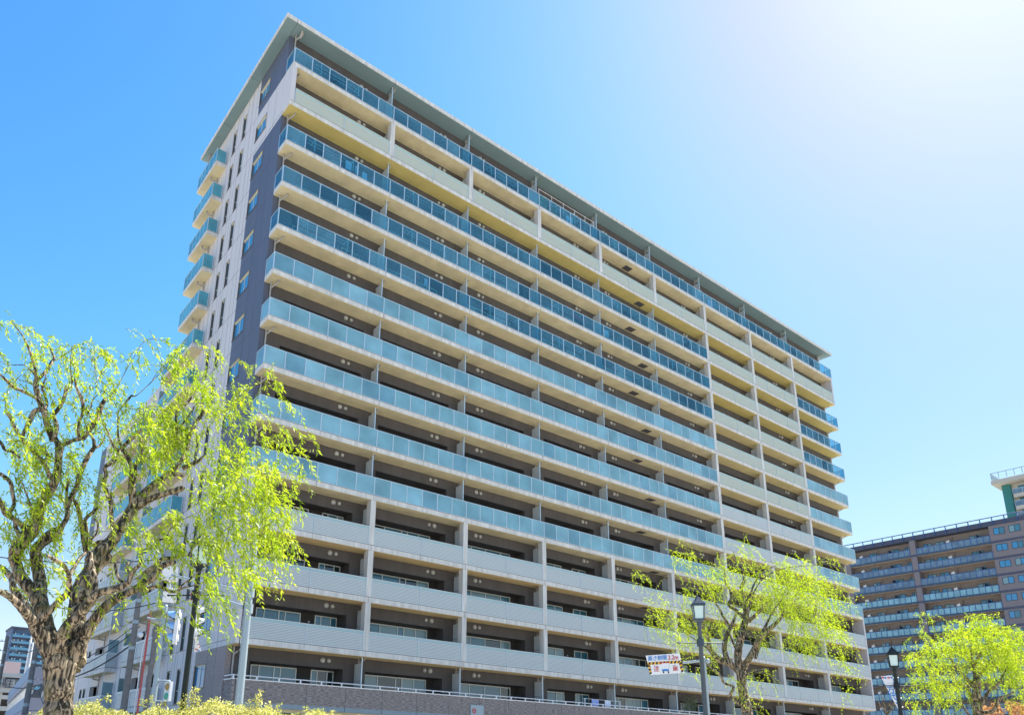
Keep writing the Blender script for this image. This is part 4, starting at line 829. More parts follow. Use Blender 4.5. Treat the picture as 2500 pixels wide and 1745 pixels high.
# ---- shrubs
def bush(name, label, cat, d, blobs, per, leaf, lm, seed, group=None, stems=(), kind=None, wind=0, strand=(.1, .3)):
    t = Tree(d, seed)
    for crop, pts, dd in stems: t.limb(crop, pts, dd, 6)
    if not stems: t.px = [(blobs[0][0][0]+blobs[0][0][2]*blobs[0][1], blobs[0][0][1]+blobs[0][0][2]*blobs[0][2], 0.0)]
    t.crown(blobs, per, leaf, strand, d*.02, wind, 0, .8)
    x, y = blobs[0][0][0]+blobs[0][0][2]*blobs[0][1], blobs[0][0][1]+blobs[0][0][2]*blobs[0][2]
    p = at(x, y, d); th = thing(name, label, cat, (p[0], p[1], 0.13), group)
    if t.mb.f: t.mb.build('stem', ['bark', 'twig'], th)
    leaves_mesh('foliage', t.V, t.tone, lm, th); return th
bush('orange_shrub', 'bush with orange leaves at the bottom right corner behind the willow trunk', 'shrub', 36, [(T7, 780, 870, 130, 40, 1.2), (T7, 930, 840, 140, 40, 1.2), (T7, 1050, 860, 100, 50, 1.2), (T7, 850, 960, 260, 70, 1.3), (T7, 850, 1080, 260, 60, 1)], 30, (.12, .06), 'orange_leaf', 3,
     stems=[(T7, [(850, 1190, 30), (850, 1050, 20), (860, 900, 10)], 0), (T7, [(855, 1080, 18), (780, 950, 12), (760, 880, 6)], 0), (T7, [(855, 1080, 18), (960, 950, 12), (1000, 860, 6)], 0)])
E3 = (1100, 1255, .30568)
p = aty(1100+.30568*1915, 1255+.30568*1590, .62)
ol = thing('potted_olive', 'grey green potted shrub on the lowest terrace just left of the galvanised pole', 'plant', (p[0], .62, 3.67))
t = Tree(2.0, 21); V = []; r = np.random.default_rng(4); mb = MB(); mb.tube([(p[0], .62, 3.67), (p[0], .62, 4.05)], [.22, .28], 12, 1)
for sx, hh in ((-.45, 2.1), (.35, 2.2), (.0, 1.6)): mb.tube([(p[0], .62, 4.0), (p[0]+sx*.6, .6, 4.0+hh*.5), (p[0]+sx, .6, 3.8+hh)], [.03, .02, .01], 6, 0)
c = []
for (cx, cz, rx, rz, k) in ((-.5, 5.45, .38, .6, 260), (.45, 5.6, .38, .6, 260), (0, 4.95, .7, .45, 380)):
    a = r.normal(size=(k, 3)); a /= np.linalg.norm(a, axis=1)[:, None]; q = r.uniform(.2, 1, k)[:, None]**.5
    c.append(np.array([p[0]+cx, .62, cz])+a*q*np.array([rx, .3, rz]))
c = np.concatenate(c); dv = r.normal(size=c.shape); dv /= np.linalg.norm(dv, axis=1)[:, None]; nv = np.cross(dv, r.normal(size=c.shape)); nv /= np.linalg.norm(nv, axis=1)[:, None]
V = np.stack([c, c+dv*.05+nv*.03, c+dv*.12, c+dv*.05-nv*.03], 1); mb.build('stem', ['bark', 'pot'], ol); leaves_mesh('foliage', V, r.uniform(0, 1, len(V)), 'olive_leaf', ol)
# green plants on the top balcony
for lbl, x0, sc in (('tall bright green pot plant on the top balcony under the roof', 21.6, 1.0), ('lower leafy green pot plant right of the tall one on the top balcony', 22.7, .7)):
    pl = thing('balcony_plant', lbl, 'plant', (x0, .45, FZ(15)), 'green pot plants on the top balcony')
    mb = MB(); mb.tube([(x0, .45, FZ(15)), (x0, .45, FZ(15)+.3)], [.14, .18], 10, 1); mb.tube([(x0, .45, FZ(15)+.25), (x0+.05, .45, FZ(15)+1.3*sc)], [.02, .01], 6, 0)
    k = 240; a = r.normal(size=(k, 3)); a /= np.linalg.norm(a, axis=1)[:, None]; c = np.array([x0, .45, FZ(15)+1.0*sc])+a*r.uniform(.3, 1, k)[:, None]*np.array([.45, .3, .6*sc])
    dv = r.normal(size=c.shape); dv /= np.linalg.norm(dv, axis=1)[:, None]; nv = np.cross(dv, r.normal(size=c.shape)); nv /= np.linalg.norm(nv, axis=1)[:, None]
    V = np.stack([c, c+dv*.07+nv*.04, c+dv*.16, c+dv*.07-nv*.04], 1); mb.build('stem', ['twig', 'pot'], pl); leaves_mesh('foliage', V, r.uniform(0, 1, k), 'willow_leaf', pl)
b = MB()
for zc in (1.45, 1.9): b.tube([(21.0, .3, FZ(15)+zc), (27.2, .3, FZ(15)+zc)], .018, 6)
for x in (21.0, 22.4, 23.7, 25.0, 26.2, 27.2): b.tube([(x, .3, FZ(15)), (x, .3, FZ(15)+1.95)], .018, 6)
tag(b.build('plant_trellis', 'rail_white', loc=(21, .3, FZ(15))), 'thin rod trellis standing behind the plants on the top balcony', 'trellis')

# ---- hedge: a long clipped mass of small yellow-green leaves
hr = np.random.default_rng(8); HX = [(40, 1765, 11.5), (70, 1748, 11.5), (110, 1728, 11.5), (250, 1728, 11.5), (420, 1724, 11.6), (600, 1723, 11.8), (720, 1734, 12.1), (800, 1745, 12.4), (900, 1762, 12.9), (1050, 1800, 13.8)]
prof = [at(x, y, d) for x, y, d in HX]; tops = []
C_ = []; N_ = 30000
seg = np.array(prof); cum = np.r_[0, np.cumsum(np.linalg.norm(np.diff(seg[:, :2], axis=0), axis=1))]
u = hr.uniform(0, cum[-1], N_); px_ = np.stack([np.interp(u, cum, seg[:, k]) for k in range(3)], 1)
back = np.array([math.sin(YAW-.35), math.cos(YAW-.35)]); th_ = hr.uniform(0, 1, N_); zf = 1-hr.uniform(0, 1, N_)**1.5*.55
dep = th_*1.0; onface = hr.random(N_) < .45; dep[onface] = hr.uniform(-.05, .12, onface.sum()); zf[~onface] = hr.uniform(.93, 1.04, (~onface).sum())
lump = .05*np.sin(u*3.1)+.04*np.sin(u*7.7+1)+.03*np.sin(u*15+2)
C_ = np.stack([px_[:, 0]+back[0]*dep, px_[:, 1]+back[1]*dep, .13+(px_[:, 2]-.13+lump-.06)*zf], 1)
# shoots standing above the clipped top
sh = []
for (x, y, h) in [(265, 1700, .10), (240, 1712, .08), (350, 1712, .1), (372, 1700, .14), (440, 1716, .08), (455, 1700, .24), (470, 1690, .32), (478, 1684, .36), (485, 1705, .18), (500, 1715, .12), (560, 1716, .08), (610, 1712, .12), (628, 1700, .28), (636, 1690, .36), (655, 1718, .1), (680, 1722, .1), (810, 1738, .1), (745, 1728, .08), (190, 1718, .08), (530, 1718, .08), (400, 1716, .08)]:
    k = int(60*h/.2)+10; q = at(x, y, 11.9); f = hr.uniform(0, 1, k); sh.append(np.stack([q[0]+hr.normal(size=k)*.025+0*f, q[1]+hr.normal(size=k)*.025, q[2]-h*f+.03], 1))
C_ = np.concatenate([C_]+sh); M_ = len(C_)
dv = hr.normal(size=C_.shape)+np.array([0, 0, .5]); dv /= np.linalg.norm(dv, axis=1)[:, None]; nv = np.cross(dv, hr.normal(size=C_.shape)); nv /= np.linalg.norm(nv, axis=1)[:, None]
ll = hr.uniform(.022, .042, M_)[:, None]; V = np.stack([C_, C_+dv*ll*.5+nv*ll*.28, C_+dv*ll, C_+dv*ll*.5-nv*ll*.28], 1)
hd = thing('hedge', 'low clipped hedge of small yellow green leaves along the bottom left', 'hedge', (float(prof[3][0]), float(prof[3][1]), .13))
leaves_mesh('foliage', V, np.clip(hr.beta(1.2, 1.2, M_), 0, 1), 'hedge_leaf', hd)
b = MB()
for k in range(0, 160):
    uu = cum[-1]*(k+.5)/160; q = [np.interp(uu, cum, seg[:, j]) for j in range(3)]; o1 = hr.uniform(.1, .9)
    b.tube([(q[0]+back[0]*o1, q[1]+back[1]*o1, .13), (q[0]+back[0]*o1+hr.normal()*.1, q[1]+back[1]*o1+hr.normal()*.1, q[2]*.55), (q[0]+back[0]*o1+hr.normal()*.15, q[1]+back[1]*o1+hr.normal()*.15, q[2]-.06)], [.02, .012, .005], 5)
b.build('stem', 'bark', hd)
b = MB()   # dark twiggy core
for k in range(len(prof)-1):
    a, c = prof[k], prof[k+1]; bx, by = back
    P = [(a[0]+bx*.12, a[1]+by*.12, .13), (c[0]+bx*.12, c[1]+by*.12, .13), (c[0]+bx*.9, c[1]+by*.9, .13), (a[0]+bx*.9, a[1]+by*.9, .13)]
    Q = [(P[0][0], P[0][1], a[2]-.16), (P[1][0], P[1][1], c[2]-.16), (P[2][0], P[2][1], c[2]-.16), (P[3][0], P[3][1], a[2]-.16)]
    b._add(P+Q, [(0, 3, 2, 1), (4, 5, 6, 7), (0, 1, 5, 4), (1, 2, 6, 5), (2, 3, 7, 6), (3, 0, 4, 7)], 0)
b.build('inner_growth', 'olive_core', hd) if 'olive_core' in MATS else b.build('inner_growth', 'earth', hd)

# ------------------------------------------------------------------ street lamps
def lamp(label, topx, topy, botx, boty, dist, lw, body, bracket=True, group='street lamps with glass lanterns', yaw=0.0, botpx=None, arm=1.0):
    top = at(topx, topy, dist); base = (top[0], top[1], .13); H = top[2]
    th = thing('street_lamp', label, 'street lamp', base, group); x, y = top[0], top[1]; hl = lw*2.45; hr_ = lw*.95
    c_, s_ = math.cos(yaw), math.sin(yaw); ux = np.array([c_, s_, 0]); uy = np.array([-s_, c_, 0])
    def ringq(z, r): return [np.array([x, y, z])+ux*r*a+uy*r*b_ for a, b_ in ((-1, -1), (1, -1), (1, 1), (-1, 1))]
    z_r = H-hr_; z_b = z_r-lw*1.45
    b = MB(); tip = [np.array([x, y, H])]
    a1 = ringq(z_r-.015, lw*.64); a2 = ringq(z_r+.02, lw*.62)
    b._add(a1+a2+[np.array([x, y, H])], [(0, 3, 2, 1), (0, 1, 5, 4), (1, 2, 6, 5), (2, 3, 7, 6), (3, 0, 4, 7), (4, 5, 8), (5, 6, 8), (6, 7, 8), (7, 4, 8)], 0)
    b.sphere((x, y, H), .015, 8); b.build('lantern_roof', body, th)
    b = MB(); T_ = ringq(z_r-.015, lw*.5); B_ = ringq(z_b, lw*.42)
    for k in range(4): b.tube([T_[k], B_[k]], .012, 6)
    for k in range(4): b.tube([T_[k], T_[(k+1) % 4]], .012, 6); b.tube([B_[k], B_[(k+1) % 4]], .018, 6)
    D_ = ringq(z_b-.05, lw*.2); b._add(B_+D_, [(0, 1, 5, 4), (1, 2, 6, 5), (2, 3, 7, 6), (3, 0, 4, 7), (4, 5, 6, 7)], 0); b.build('lantern_frame', body, th)
    g = MB(); T2_ = ringq(z_r-.02, lw*.48); B2_ = ringq(z_b+.01, lw*.40); g._add(T2_+B2_, [(1, 0, 4, 5), (2, 1, 5, 6), (3, 2, 6, 7), (0, 3, 7, 4), (4, 7, 6, 5)], 0); g.build('lantern_glass', 'lamp_glass', th)
    b = MB(); r = .037
    b.tube([(x, y, z_b-.04), (x, y, z_b-.1), (x, y, z_b-.12), (x, y, 2.0), (x, y, .9), (x, y, .88), (x, y, .13)], [.05, .05, r, r*1.25, r*1.45, r*1.9, r*2.1], 12)
    if bracket:
        zc = z_b-lw*2.2; b.tube([(x, y, zc-.07), (x, y, zc+.07)], r*1.8, 10); b.tube([np.array([x, y, zc])-CR*.42*arm, np.array([x, y, zc])+CR*.42*arm], .012, 6)
        for s in (-1, 1): b.sphere(np.array([x, y, zc])+CR*.42*arm*s, .02, 6)
    b.build('lamp_post', body, th); return th, (x, y, z_b)
kv = 1.08885
lm_, mid = lamp('slate grey street lamp with a square lantern in front of the slender willow', 1702, 1453, 0, 0, 15.0, .195, 'lamp_slate', yaw=.75)
lr_, rgt = lamp('black street lamp with a pennant banner between the long building and the right willow', 2176, 1577, 0, 0, 20.5, .195, 'lamp_black', yaw=.5)
ll_, lft = lamp('black street lamp half hidden in the leaves of the big left willow', 496, 1300, 0, 0, 12.0, .215, 'lamp_black', yaw=.2)
# banners
def plate(mb, pts, nrm, th=.008, mi=0):
    n_ = np.array(nrm)*th; P = [np.array(p) for p in pts]; k = len(P)
    mb._add(P+[p+n_ for p in P], [tuple(range(k))[::-1], tuple(range(k, 2*k))]+[(i, (i+1) % k, (i+1) % k+k, i+k) for i in range(k)], mi)
def text_mesh(s, size, mi_mat, origin, ux, uz, nrm, parent, name='lettering', extr=.002, align='LEFT', sx=1.0):
    cu = bpy.data.curves.new('t', 'FONT'); cu.body = s; cu.size = size; cu.extrude = extr; cu.align_x = align; cu.offset = size*.012
    o = bpy.data.objects.new('t', cu); COL.objects.link(o); dg = bpy.context.evaluated_depsgraph_get(); me = bpy.data.meshes.new_from_object(o.evaluated_get(dg)); bpy.data.objects.remove(o)
    L = Vector((0, 0, 0)); p = parent
    while p is not None: L += p.location; p = p.parent
    M = Matrix.Identity(4)
    for i in range(3): M[i][0] = ux[i]*sx; M[i][1] = uz[i]; M[i][2] = nrm[i]; M[i][3] = origin[i]-L[i]
    me.transform(M); me.materials.clear(); me.materials.append(MATS[mi_mat]); q = bpy.data.objects.new(name, me); COL.objects.link(q); q.parent = parent; return q
d = 20.5; A_ = [at(2150, 1650, d), at(2178, 1647, d), at(2193, 1731, d)]
bn = thing('pennant_banner', 'narrow white pennant with two blue and red characters on the right street lamp', 'banner', tuple(A_[2])); nn = np.array([-math.sin(YAW+.5), -math.cos(YAW+.5), 0])
b = MB(); plate(b, A_, -nn); b.build('cloth', 'banner', bn)
for yy in (1653, 1680, 1703, 1725): 
    q = at(2180+.16*(yy-1650), yy, d); b = MB(); b.tube([q, q+CR*.12], .012, 6); b.build('clip', 'rail_white', bn)
cr1 = np.array([math.cos(YAW+.5), -math.sin(YAW+.5), 0]); up = np.array([0, 0, 1.]); 
for ch, yy, xx, m_ in (('万', 1690, 2165.5, 'sign_blue'), ('代', 1706, 2169.5, 'sign_blue')):
    o = at(xx, yy, d)+nn*.02; text_mesh(ch, .17, m_, o, cr1, up, nn, bn)
for xx, yy, w_, c in ((2152, 1652, .05, 0), (2158, 1652.5, .05, 1), (2166, 1652, .05, 0), (2173, 1651.5, .05, 1), (2187, 1714, .025, 1)):
    b = MB(); o = at(xx, yy, d)+nn*.012; plate(b, [o, o+cr1*w_, o+cr1*w_*.8-up*.04, o-up*.02], nn, .004, c)
    b.build('pattern', ['sign_red', 'sign_blue'], bn)
d = 12.0
A_ = [at(466, 1443, d), at(478.5, 1440, d), at(474.5, 1545, d), at(464, 1580, d)]
bn = thing('strip_banner', 'pale blue strip banner with red dots left of the near black lamp', 'banner', tuple(A_[3])); nn = np.array([-math.sin(.25), -math.cos(.25), 0])
b = MB(); plate(b, A_, -nn); b.build('cloth', 'banner_blue', bn)
b = MB()
for xx, yy in ((467, 1450), (468, 1457), (467, 1463), (470, 1448)): o = at(xx, yy, d)+nn*.012; ring(b, o, np.array([math.cos(.25), -math.sin(.25), 0]), up, 0.0, .014, 0, 0, 8)
b.build('dots', 'sign_red', bn)
A_ = [at(478, 1549, d), at(474, 1590, d), at(491.5, 1588, d), at(482, 1553, d)]
bn = thing('small_pennant', 'small white triangular pennant with red and blue marks beside the near black lamp', 'banner', tuple(A_[1])); b = MB(); plate(b, A_, -nn); b.build('cloth', 'banner', bn)
b = MB()
for xx, yy, w_, c in ((475.5, 1583, .04, 0), (481, 1586, .04, 1), (481.5, 1571, .015, 1), (485, 1571, .015, 0), (486, 1577.5, .015, 0)):
    o = at(xx, yy, d)+nn*.012; cx_ = np.array([math.cos(.25), -math.sin(.25), 0]); plate(b, [o, o+cx_*w_, o+cx_*w_-up*.014, o-up*.014], nn, .004, c)
b.build('marks', ['sign_red', 'sign_blue'], bn)

# ------------------------------------------------------------------ poles, signals, signs
def pole(name, label, pts, dist, r0, r1, m_, cat='pole', group=None, extra=None, n=12):
    top = at(pts[0], pts[1], dist); th = thing(name, label, cat, (top[0], top[1], .13), group)
    b = MB(); b.tube([(top[0], top[1], .13), (top[0], top[1], top[2])], [r1, r0], n); b.sphere((top[0], top[1], top[2]), r0, 10); b.build('shaft', m_, th); return th, top
gp, gt = pole('signal_mast', 'thick galvanised mast with two long arms right of the near black lamp', (630, 1235), 20.0, .085, .105, 'galvanised', 'mast')
b = MB()
for (x0, y0, x1, y1) in ((616, 1447, 412, 1402), (600, 1485, 455, 1432)):
    q1 = at(x1, y1, 20.0+.8); z0 = at(x0, y0, 20.0)[2]; b.tube([(gt[0], gt[1], z0), q1], [.05, .035], 8)
for z_ in (at(616, 1447, 20)[2], at(600, 1485, 20)[2]): b.tube([(gt[0], gt[1], z_-.12), (gt[0], gt[1], z_+.12)], .125, 12)
b.build('arm', 'galvanised', gp)
b = MB(); q = at(590, 1380, 20); b.box(gt[0]-.20, gt[0]-.10, gt[1]-.12, gt[1]+.1, q[2]-.5, q[2]+.4); b.build('junction_box', 'galvanised', gp)
b = MB(); b.tube([(gt[0]-.13, gt[1]-.02, q[2]-.5), (gt[0]-.15, gt[1], 3.5), (gt[0]-.13, gt[1], 1.0)], .012, 5); b.build('cable', 'wire', gp)
def signal_head(name, label, centre, face, n_l, size, housing, cat='traffic light', visor=True, cols=('lens_red', 'lens_amber', 'lens_green'), group=None, front='signal_blue'):
    """upright head; 'face' is the horizontal direction the lenses look"""
    f = np.array([face[0], face[1], 0.]); f /= np.linalg.norm(f); s = np.array([-f[1], f[0], 0]); c = np.array(centre)
    th = thing(name, label, cat, tuple(c-up*size*n_l/2), group)
    b = MB(); b.obox(c, s, f, up, size*.52, size*.16, size*n_l*.52)
    for k in range(n_l): zc = (n_l-1)/2*size-k*size; b.tube([c+up*zc-f*size*.15, c+up*zc-f*size*.28], [size*.40, size*.28], 12)
    b.build('housing', housing, th)
    for k in range(n_l):
        zc = (n_l-1)/2*size-k*size; o = c+up*zc+f*size*.165
        l = MB(); l.tube([o, o+f*.02], [size*.40, size*.36], 16); lens = l.build('lens', cols[k % len(cols)], th)
        if visor:
            v = MB(); N = 14; A0 = [math.pi*(-.18+1.36*j/N) for j in range(N+1)]; ri, ro = size*.43, size*.46
            for j in range(N):
                P = []
                for a in (A0[j], A0[j+1]):
                    cut = size*(.70 if math.sin(a) > .2 else .56+math.sin(a)*.7)
                    for rr in (ri, ro): P += [o+(s*math.cos(a)+up*math.sin(a))*rr, o+(s*math.cos(a)+up*math.sin(a))*rr+f*cut-up*cut*.12]
                v._add(P, [(2, 6, 7, 3), (1, 3, 7, 5)], 0); v._add(P, [(0, 1, 5, 4)], 1)
            v.build('visor', [front, 'black'], th)
    return th
dS = 26.0
sp, st = pole('signal_pole', 'galvanised pole carrying the vehicle and pedestrian signals at the street corner', (404, 1480), dS, .075, .10, 'galvanised', 'pole')
b = MB(); 
for q0_, q1_, r_ in (((st[0], st[1], at(404, 1516, dS)[2]), at(434, 1512, dS), .03), ((st[0], st[1], at(398, 1590, dS)[2]), at(430, 1563, dS), .03), (at(359, 1507, dS), (st[0], st[1], at(404, 1516, dS)[2]), .03)):
    b = MB(); b.tube([q0_, q1_], r_, 8); b.build('bracket', 'galvanised', sp)
fdir = -CR*1.0-np.array([math.sin(.15), math.cos(.15), 0])*.25
signal_head('traffic_light', 'upright three lamp traffic light with deep hoods facing left on the corner pole', at(431, 1530, dS), fdir, 3, .36, 'signal_white')
signal_head('traffic_light', 'traffic light partly hidden behind the near black lamp, only its white hood showing', at(476, 1518, dS+.5), -fdir, 3, .36, 'signal_white', front='signal_white')
signal_head('pedestrian_light', 'white two lamp pedestrian signal low on the corner pole', at(410.5, 1687, dS-.2), (-1, -.25), 2, .29, 'signal_white', 'pedestrian light', visor=False, cols=('lens_amber', 'lens_green'))
for P_ in ([(st[0], st[1], at(389, 1661, dS)[2]), at(414, 1661, dS-.1), at(415.5, 1666, dS-.1)], [(st[0], st[1], at(385, 1711, dS)[2]), at(410, 1711, dS-.1)]):
    b = MB(); b.tube(P_, .028, 8); b.build('bracket', 'galvanised', sp)
sb = thing('sign_board', 'back of a pale boxed sign hung from the mast arm among willow leaves', 'sign', tuple(at(415, 1470, 20.8)))
b = MB(); q0 = at(415, 1398, 20.8); q1 = at(415, 1452, 20.8); sx = CR*1.; fy = np.array([math.sin(.2), math.cos(.2), 0]); sx = np.array([math.cos(.2), -math.sin(.2), 0])
b.obox(q0, sx, fy, up, .19, .06, .17); b.obox(q1, sx, fy, up, .17, .05, .19); b.tube([q0+fy*.02, q1-fy*.02-up*.1], .03, 6); b.obox(q0-up*.18, sx, fy, up, .21, .10, .02)
b.build('panel', 'signal_white', sb)
# concrete utility poles
def upole(label, x, y, dist, r, cross=True, box=False, th_h=None, dark='concrete_pole'):
    th, tp = pole('utility_pole', label, (x, y), dist, r*.8, r*1.15, dark, 'utility pole', 'concrete utility poles'); b = MB()
    if cross:
        for k in range(3): zc = tp[2]-.3-k*.75; b.tube([tp*np.array([1, 1, 0])+np.array([0, 0, zc])-CR*1.0, tp*np.array([1, 1, 0])+np.array([0, 0, zc])+CR*1.0], .035, 6)
        for k in range(3):
            for s in (-.9, -.4, .4, .9): q = tp*np.array([1, 1, 0])+np.array([0, 0, tp[2]-.3-k*.75])+CR*s; b.tube([q, q+up*.16], [.05, .03], 6, 1)
        b.build('cross_arm', ['galvanised', 'heater'], th)
    for k, dz in enumerate((1.2, 2.2, 3.4)):
        b2 = MB(); b2.tube([(tp[0], tp[1], tp[2]-dz-.08), (tp[0], tp[1], tp[2]-dz+.08)], r*1.02, 12); b2.build('band', 'galvanised', th)
    return th, tp
u1, ut1 = upole('near concrete utility pole in front of the louvred end balconies', 347, 1405, 38.0, .15, False)
u2, ut2 = upole('leaning looking concrete utility pole seen left of the big willow trunk', 92, 1560, 46.0, .15, False)
u3, ut3 = upole('far concrete utility pole with cross arms at the left edge', 18, 1555, 70.0, .16, True)
b = MB(); q = at(359, 1560, 37.5); b.tube([(q[0], q[1], .2), (q[0], q[1], q[2]+1.3)], .05, 8, 0); q2 = q-CR*.14; b.tube([(q2[0], q2[1], .2), (q2[0], q2[1], q[2]-.5), q+up*.5], .03, 8, 1)
tag(b.build('guard_pipe', ['red_guard', 'rail_white'], loc=(q[0], q[1], .13)), 'thin red and white cable guard standing right of the near utility pole', 'pipe')
gx = thing('street_light', 'grey luminaire tube with a short arm beside the red guard pipe', 'street light', tuple(at(368, 1690, 37)))
b = MB(); q = at(367, 1640, 37.0); b.tube([(q[0], q[1], .13), (q[0], q[1], at(367, 1522, 37)[2])], .11, 10); b.build('post', 'concrete_pole', gx); b = MB(); q1 = at(361, 1508, 37); b.tube([q1, at(395, 1514, 36.5)], .05, 8); b.sphere(at(343, 1549, 37), .14, 10); b.build('lamp_head', 'signal_white', gx)
# wires
def wire(label, a, c, sag, r=.018, name='power_line'):
    a, c = np.array(a), np.array(c); b = MB(); N = 16; b.tube([a+(c-a)*t_/N-up*sag*4*(t_/N)*(1-t_/N) for t_ in range(N+1)], r, 5)
    tag(b.build(name, 'wire', loc=tuple(a)), label, 'cable', 'overhead cables at the left')
T33 = lambda x, y, d: at(.2439*x, 1360+.2439*y, d)
wire('cable crossing the willow trunk high up, ending at the corner pole', T33(480, 480, 30), T33(1560, 455, 30), .25, .02)
wire('cable running left from the louvred balconies behind the upper limbs', T33(-200, -30, 30), T33(1900, -20, 30), .3, .02)
wire('upper of three cables descending left from the near utility pole', T33(1400, 640, 38), T33(560, 1130, 46), .3, .02)
wire('middle of three cables descending left from the near utility pole', T33(1400, 690, 38), T33(560, 1180, 46), .35, .022)
wire('lowest of three cables descending left from the near utility pole', T33(1330, 860, 38), T33(600, 1230, 46), .3, .035)
wire('low cable between the two left utility poles', T33(60, 880, 70), T33(380, 900, 46), .5, .025)
wire('cable crossing the parking garage towards the left edge', T33(-30, 1230, 60), T33(460, 1250, 46), .4, .03)
wire('diagonal guy wire right of the second utility pole', T33(380, 1330, 46), T33(440, 1480, 40), .02, .02)
wire('thin black cable curving down beside the signal mast', T33(2180, 290, 19.5), T33(1990, 520, 19.5), .0, .012)
wire('thin cable from the near lamp up to the mast', T33(2050, 530, 19.5), T33(2296, -280, 19.5), .1, .012)
# height-limit sign
dG = 20.0
hp, ht = pole('sign_pole', 'light galvanised pole standing right behind the slate grey lamp', (1718, 1606), dG, .045, .075, 'galvanised', 'pole')
b = MB(); b.tube([at(1667, 1617, dG-.1), (ht[0], ht[1], at(1720, 1611, dG)[2])], .03, 10); b.sphere(at(1728, 1613, dG), .06, 10); b.build('arm', 'galvanised', hp)
hs = thing('height_limit_sign', 'white height limit sign with black and yellow striped border and a small vehicle picture', 'sign', tuple(at(1620, 1640, dG)))
th_s = R_(-76); ux = np.array([math.cos(th_s), math.sin(th_s), 0]); nr = np.array([ux[1], -ux[0], 0]); 
if np.dot(nr, cf) > 0: nr = -nr
cc = (1550, 1550, .08734)
def CCp(x, y): return at(1550+.08734*x, 1550+.08734*y, dG)
o0 = CCp(345, 745); 
# in-plane coordinates: find the plane point under a picture pixel
def onpl(x, y, off=0.0):
    dd_ = ray(1550+.08734*x, 1550+.08734*y); t_ = np.dot((o0+nr*off-CAM), nr)/np.dot(dd_, nr); return CAM+dd_*t_
b = MB(); plate(b, [onpl(300, 565), onpl(345, 745), onpl(1270, 690), onpl(1235, 500)], -nr, .03, 0); plate(b, [onpl(340, 748), onpl(420, 1100), onpl(1370, 1040), onpl(1265, 700)], -nr, .03, 0); b.build('panel', 'sign_white', hs)
b = MB(); 
def strip(p0, p1, q0, q1, n_, off):
    for k in range(n_):
        a = [np.array(p0)+(np.array(p1)-np.array(p0))*f for f in (k/n_, (k+1)/n_)]; c = [np.array(q0)+(np.array(q1)-np.array(q0))*f for f in (max(0, (k-.6)/n_), max(0, (k+.4)/n_))]
        plate(b, [onpl(*a[0], .004), onpl(*c[0], .004), onpl(*c[1], .004), onpl(*a[1], .004)], nr, .003, k % 2)
strip((345, 755), (1265, 705), (360, 825), (1275, 775), 18, 0); strip((345, 760), (420, 1098), (425, 830), (480, 1090), 6, 0); strip((1225, 735), (1300, 1040), (1285, 720), (1375, 1035), 6, 0)
b.build('striped_border', ['sign_yellow', 'black'], hs)
b = MB(); plate(b, [onpl(700, 760, .008), onpl(690, 800, .008), onpl(960, 785, .008), onpl(950, 745, .008)], nr, .003, 0); b.build('marker', 'sign_red', hs)
b = MB(); plate(b, [onpl(750, 780, .012), onpl(755, 945, .012), onpl(945, 935, .012), onpl(960, 775, .012)], nr, .003, 0); plate(b, [onpl(757, 945, .012), onpl(765, 1000, .012), onpl(940, 995, .012), onpl(945, 938, .012)], nr, .004, 1)
plate(b, [onpl(805, 830, .016), onpl(808, 940, .016), onpl(900, 935, .016), onpl(895, 822, .016)], nr, .003, 2)
for x in (780, 915): plate(b, [onpl(x, 1002, .012), onpl(x+10, 1060, .012), onpl(x+40, 1058, .012), onpl(x+32, 1000, .012)], nr, .003, 3)
b.build('vehicle_picture', ['sign_white', 'sign_blue', 'banner', 'black'], hs)
uz = onpl(345, 560)-onpl(390, 740); uz = up
pxm = np.linalg.norm(onpl(900, 640)-onpl(800, 645))/100
text_mesh('高さ制限', pxm*140*1.0, 'sign_blue', onpl(362, 703, .01), ux, uz, nr, hs, extr=.001, sx=.98)
text_mesh('3.2m', pxm*165, 'sign_red', onpl(925, 682, .01), ux, uz, nr, hs, extr=.001, sx=.88)
text_mesh('注', pxm*165, 'sign_red', onpl(520, 1000, .01), ux, uz, nr, hs, extr=.001); text_mesh('意', pxm*165, 'sign_red', onpl(1048, 978, .01), ux, uz, nr, hs, extr=.001)

# ------------------------------------------------------------------ brown apartment block at the right
XB = 140.0
rb = thing('brown_apartment_block', 'brown apartment block with dark floor bands and glass balconies behind the right willow', 'building', (XB, 20, 0))
b = MB(); FB = 2.95; ZT = 42.1
b.box(XB+1.6, XB+14, -8, 45, 0, ZT, 1)                       # recessed back wall and body
b.build('body', ['rb_wall', 'rb_back'], rb)
b = MB(); b.box(XB, XB+1.6, -8, 10.45, 0, ZT); b.box(XB, XB+1.6, 22.6, 23.6, 0, ZT); b.box(XB, XB+1.6, 34.9, 46, 0, ZT)
rw_ = b.build('outer_wall', 'rb_wall', rb)
b = MB(); b.box(XB-.15, XB+14, -8.1, 46, ZT, 42.95); b.build('parapet', 'rb_band', rb)
b = MB(); b.tube([(XB-.3, -8, 43.55), (XB-.3, 46, 43.55)], .09, 6)
for k in range(30): y = -7+k*1.85; b.tube([(XB-.3, y, 43.55), (XB-.2, y, 42.9), (XB-.25, y, 42.2)], .09, 5); b.box(XB-.4, XB-.1, y-.04, y+.04, 42.3, 42.36)
b.build('roof_rail', 'rail_blue', rb)
for k in range(14):
    z = 39.05-k*FB
    for ya, yb in ((-8, 10.45), (22.6, 23.6)): b = MB(); b.box(XB-.012, XB+.3, ya, yb, z-.12, z+.3); b.build('floor_band', 'rb_band', rb)
rr = random.Random(5)
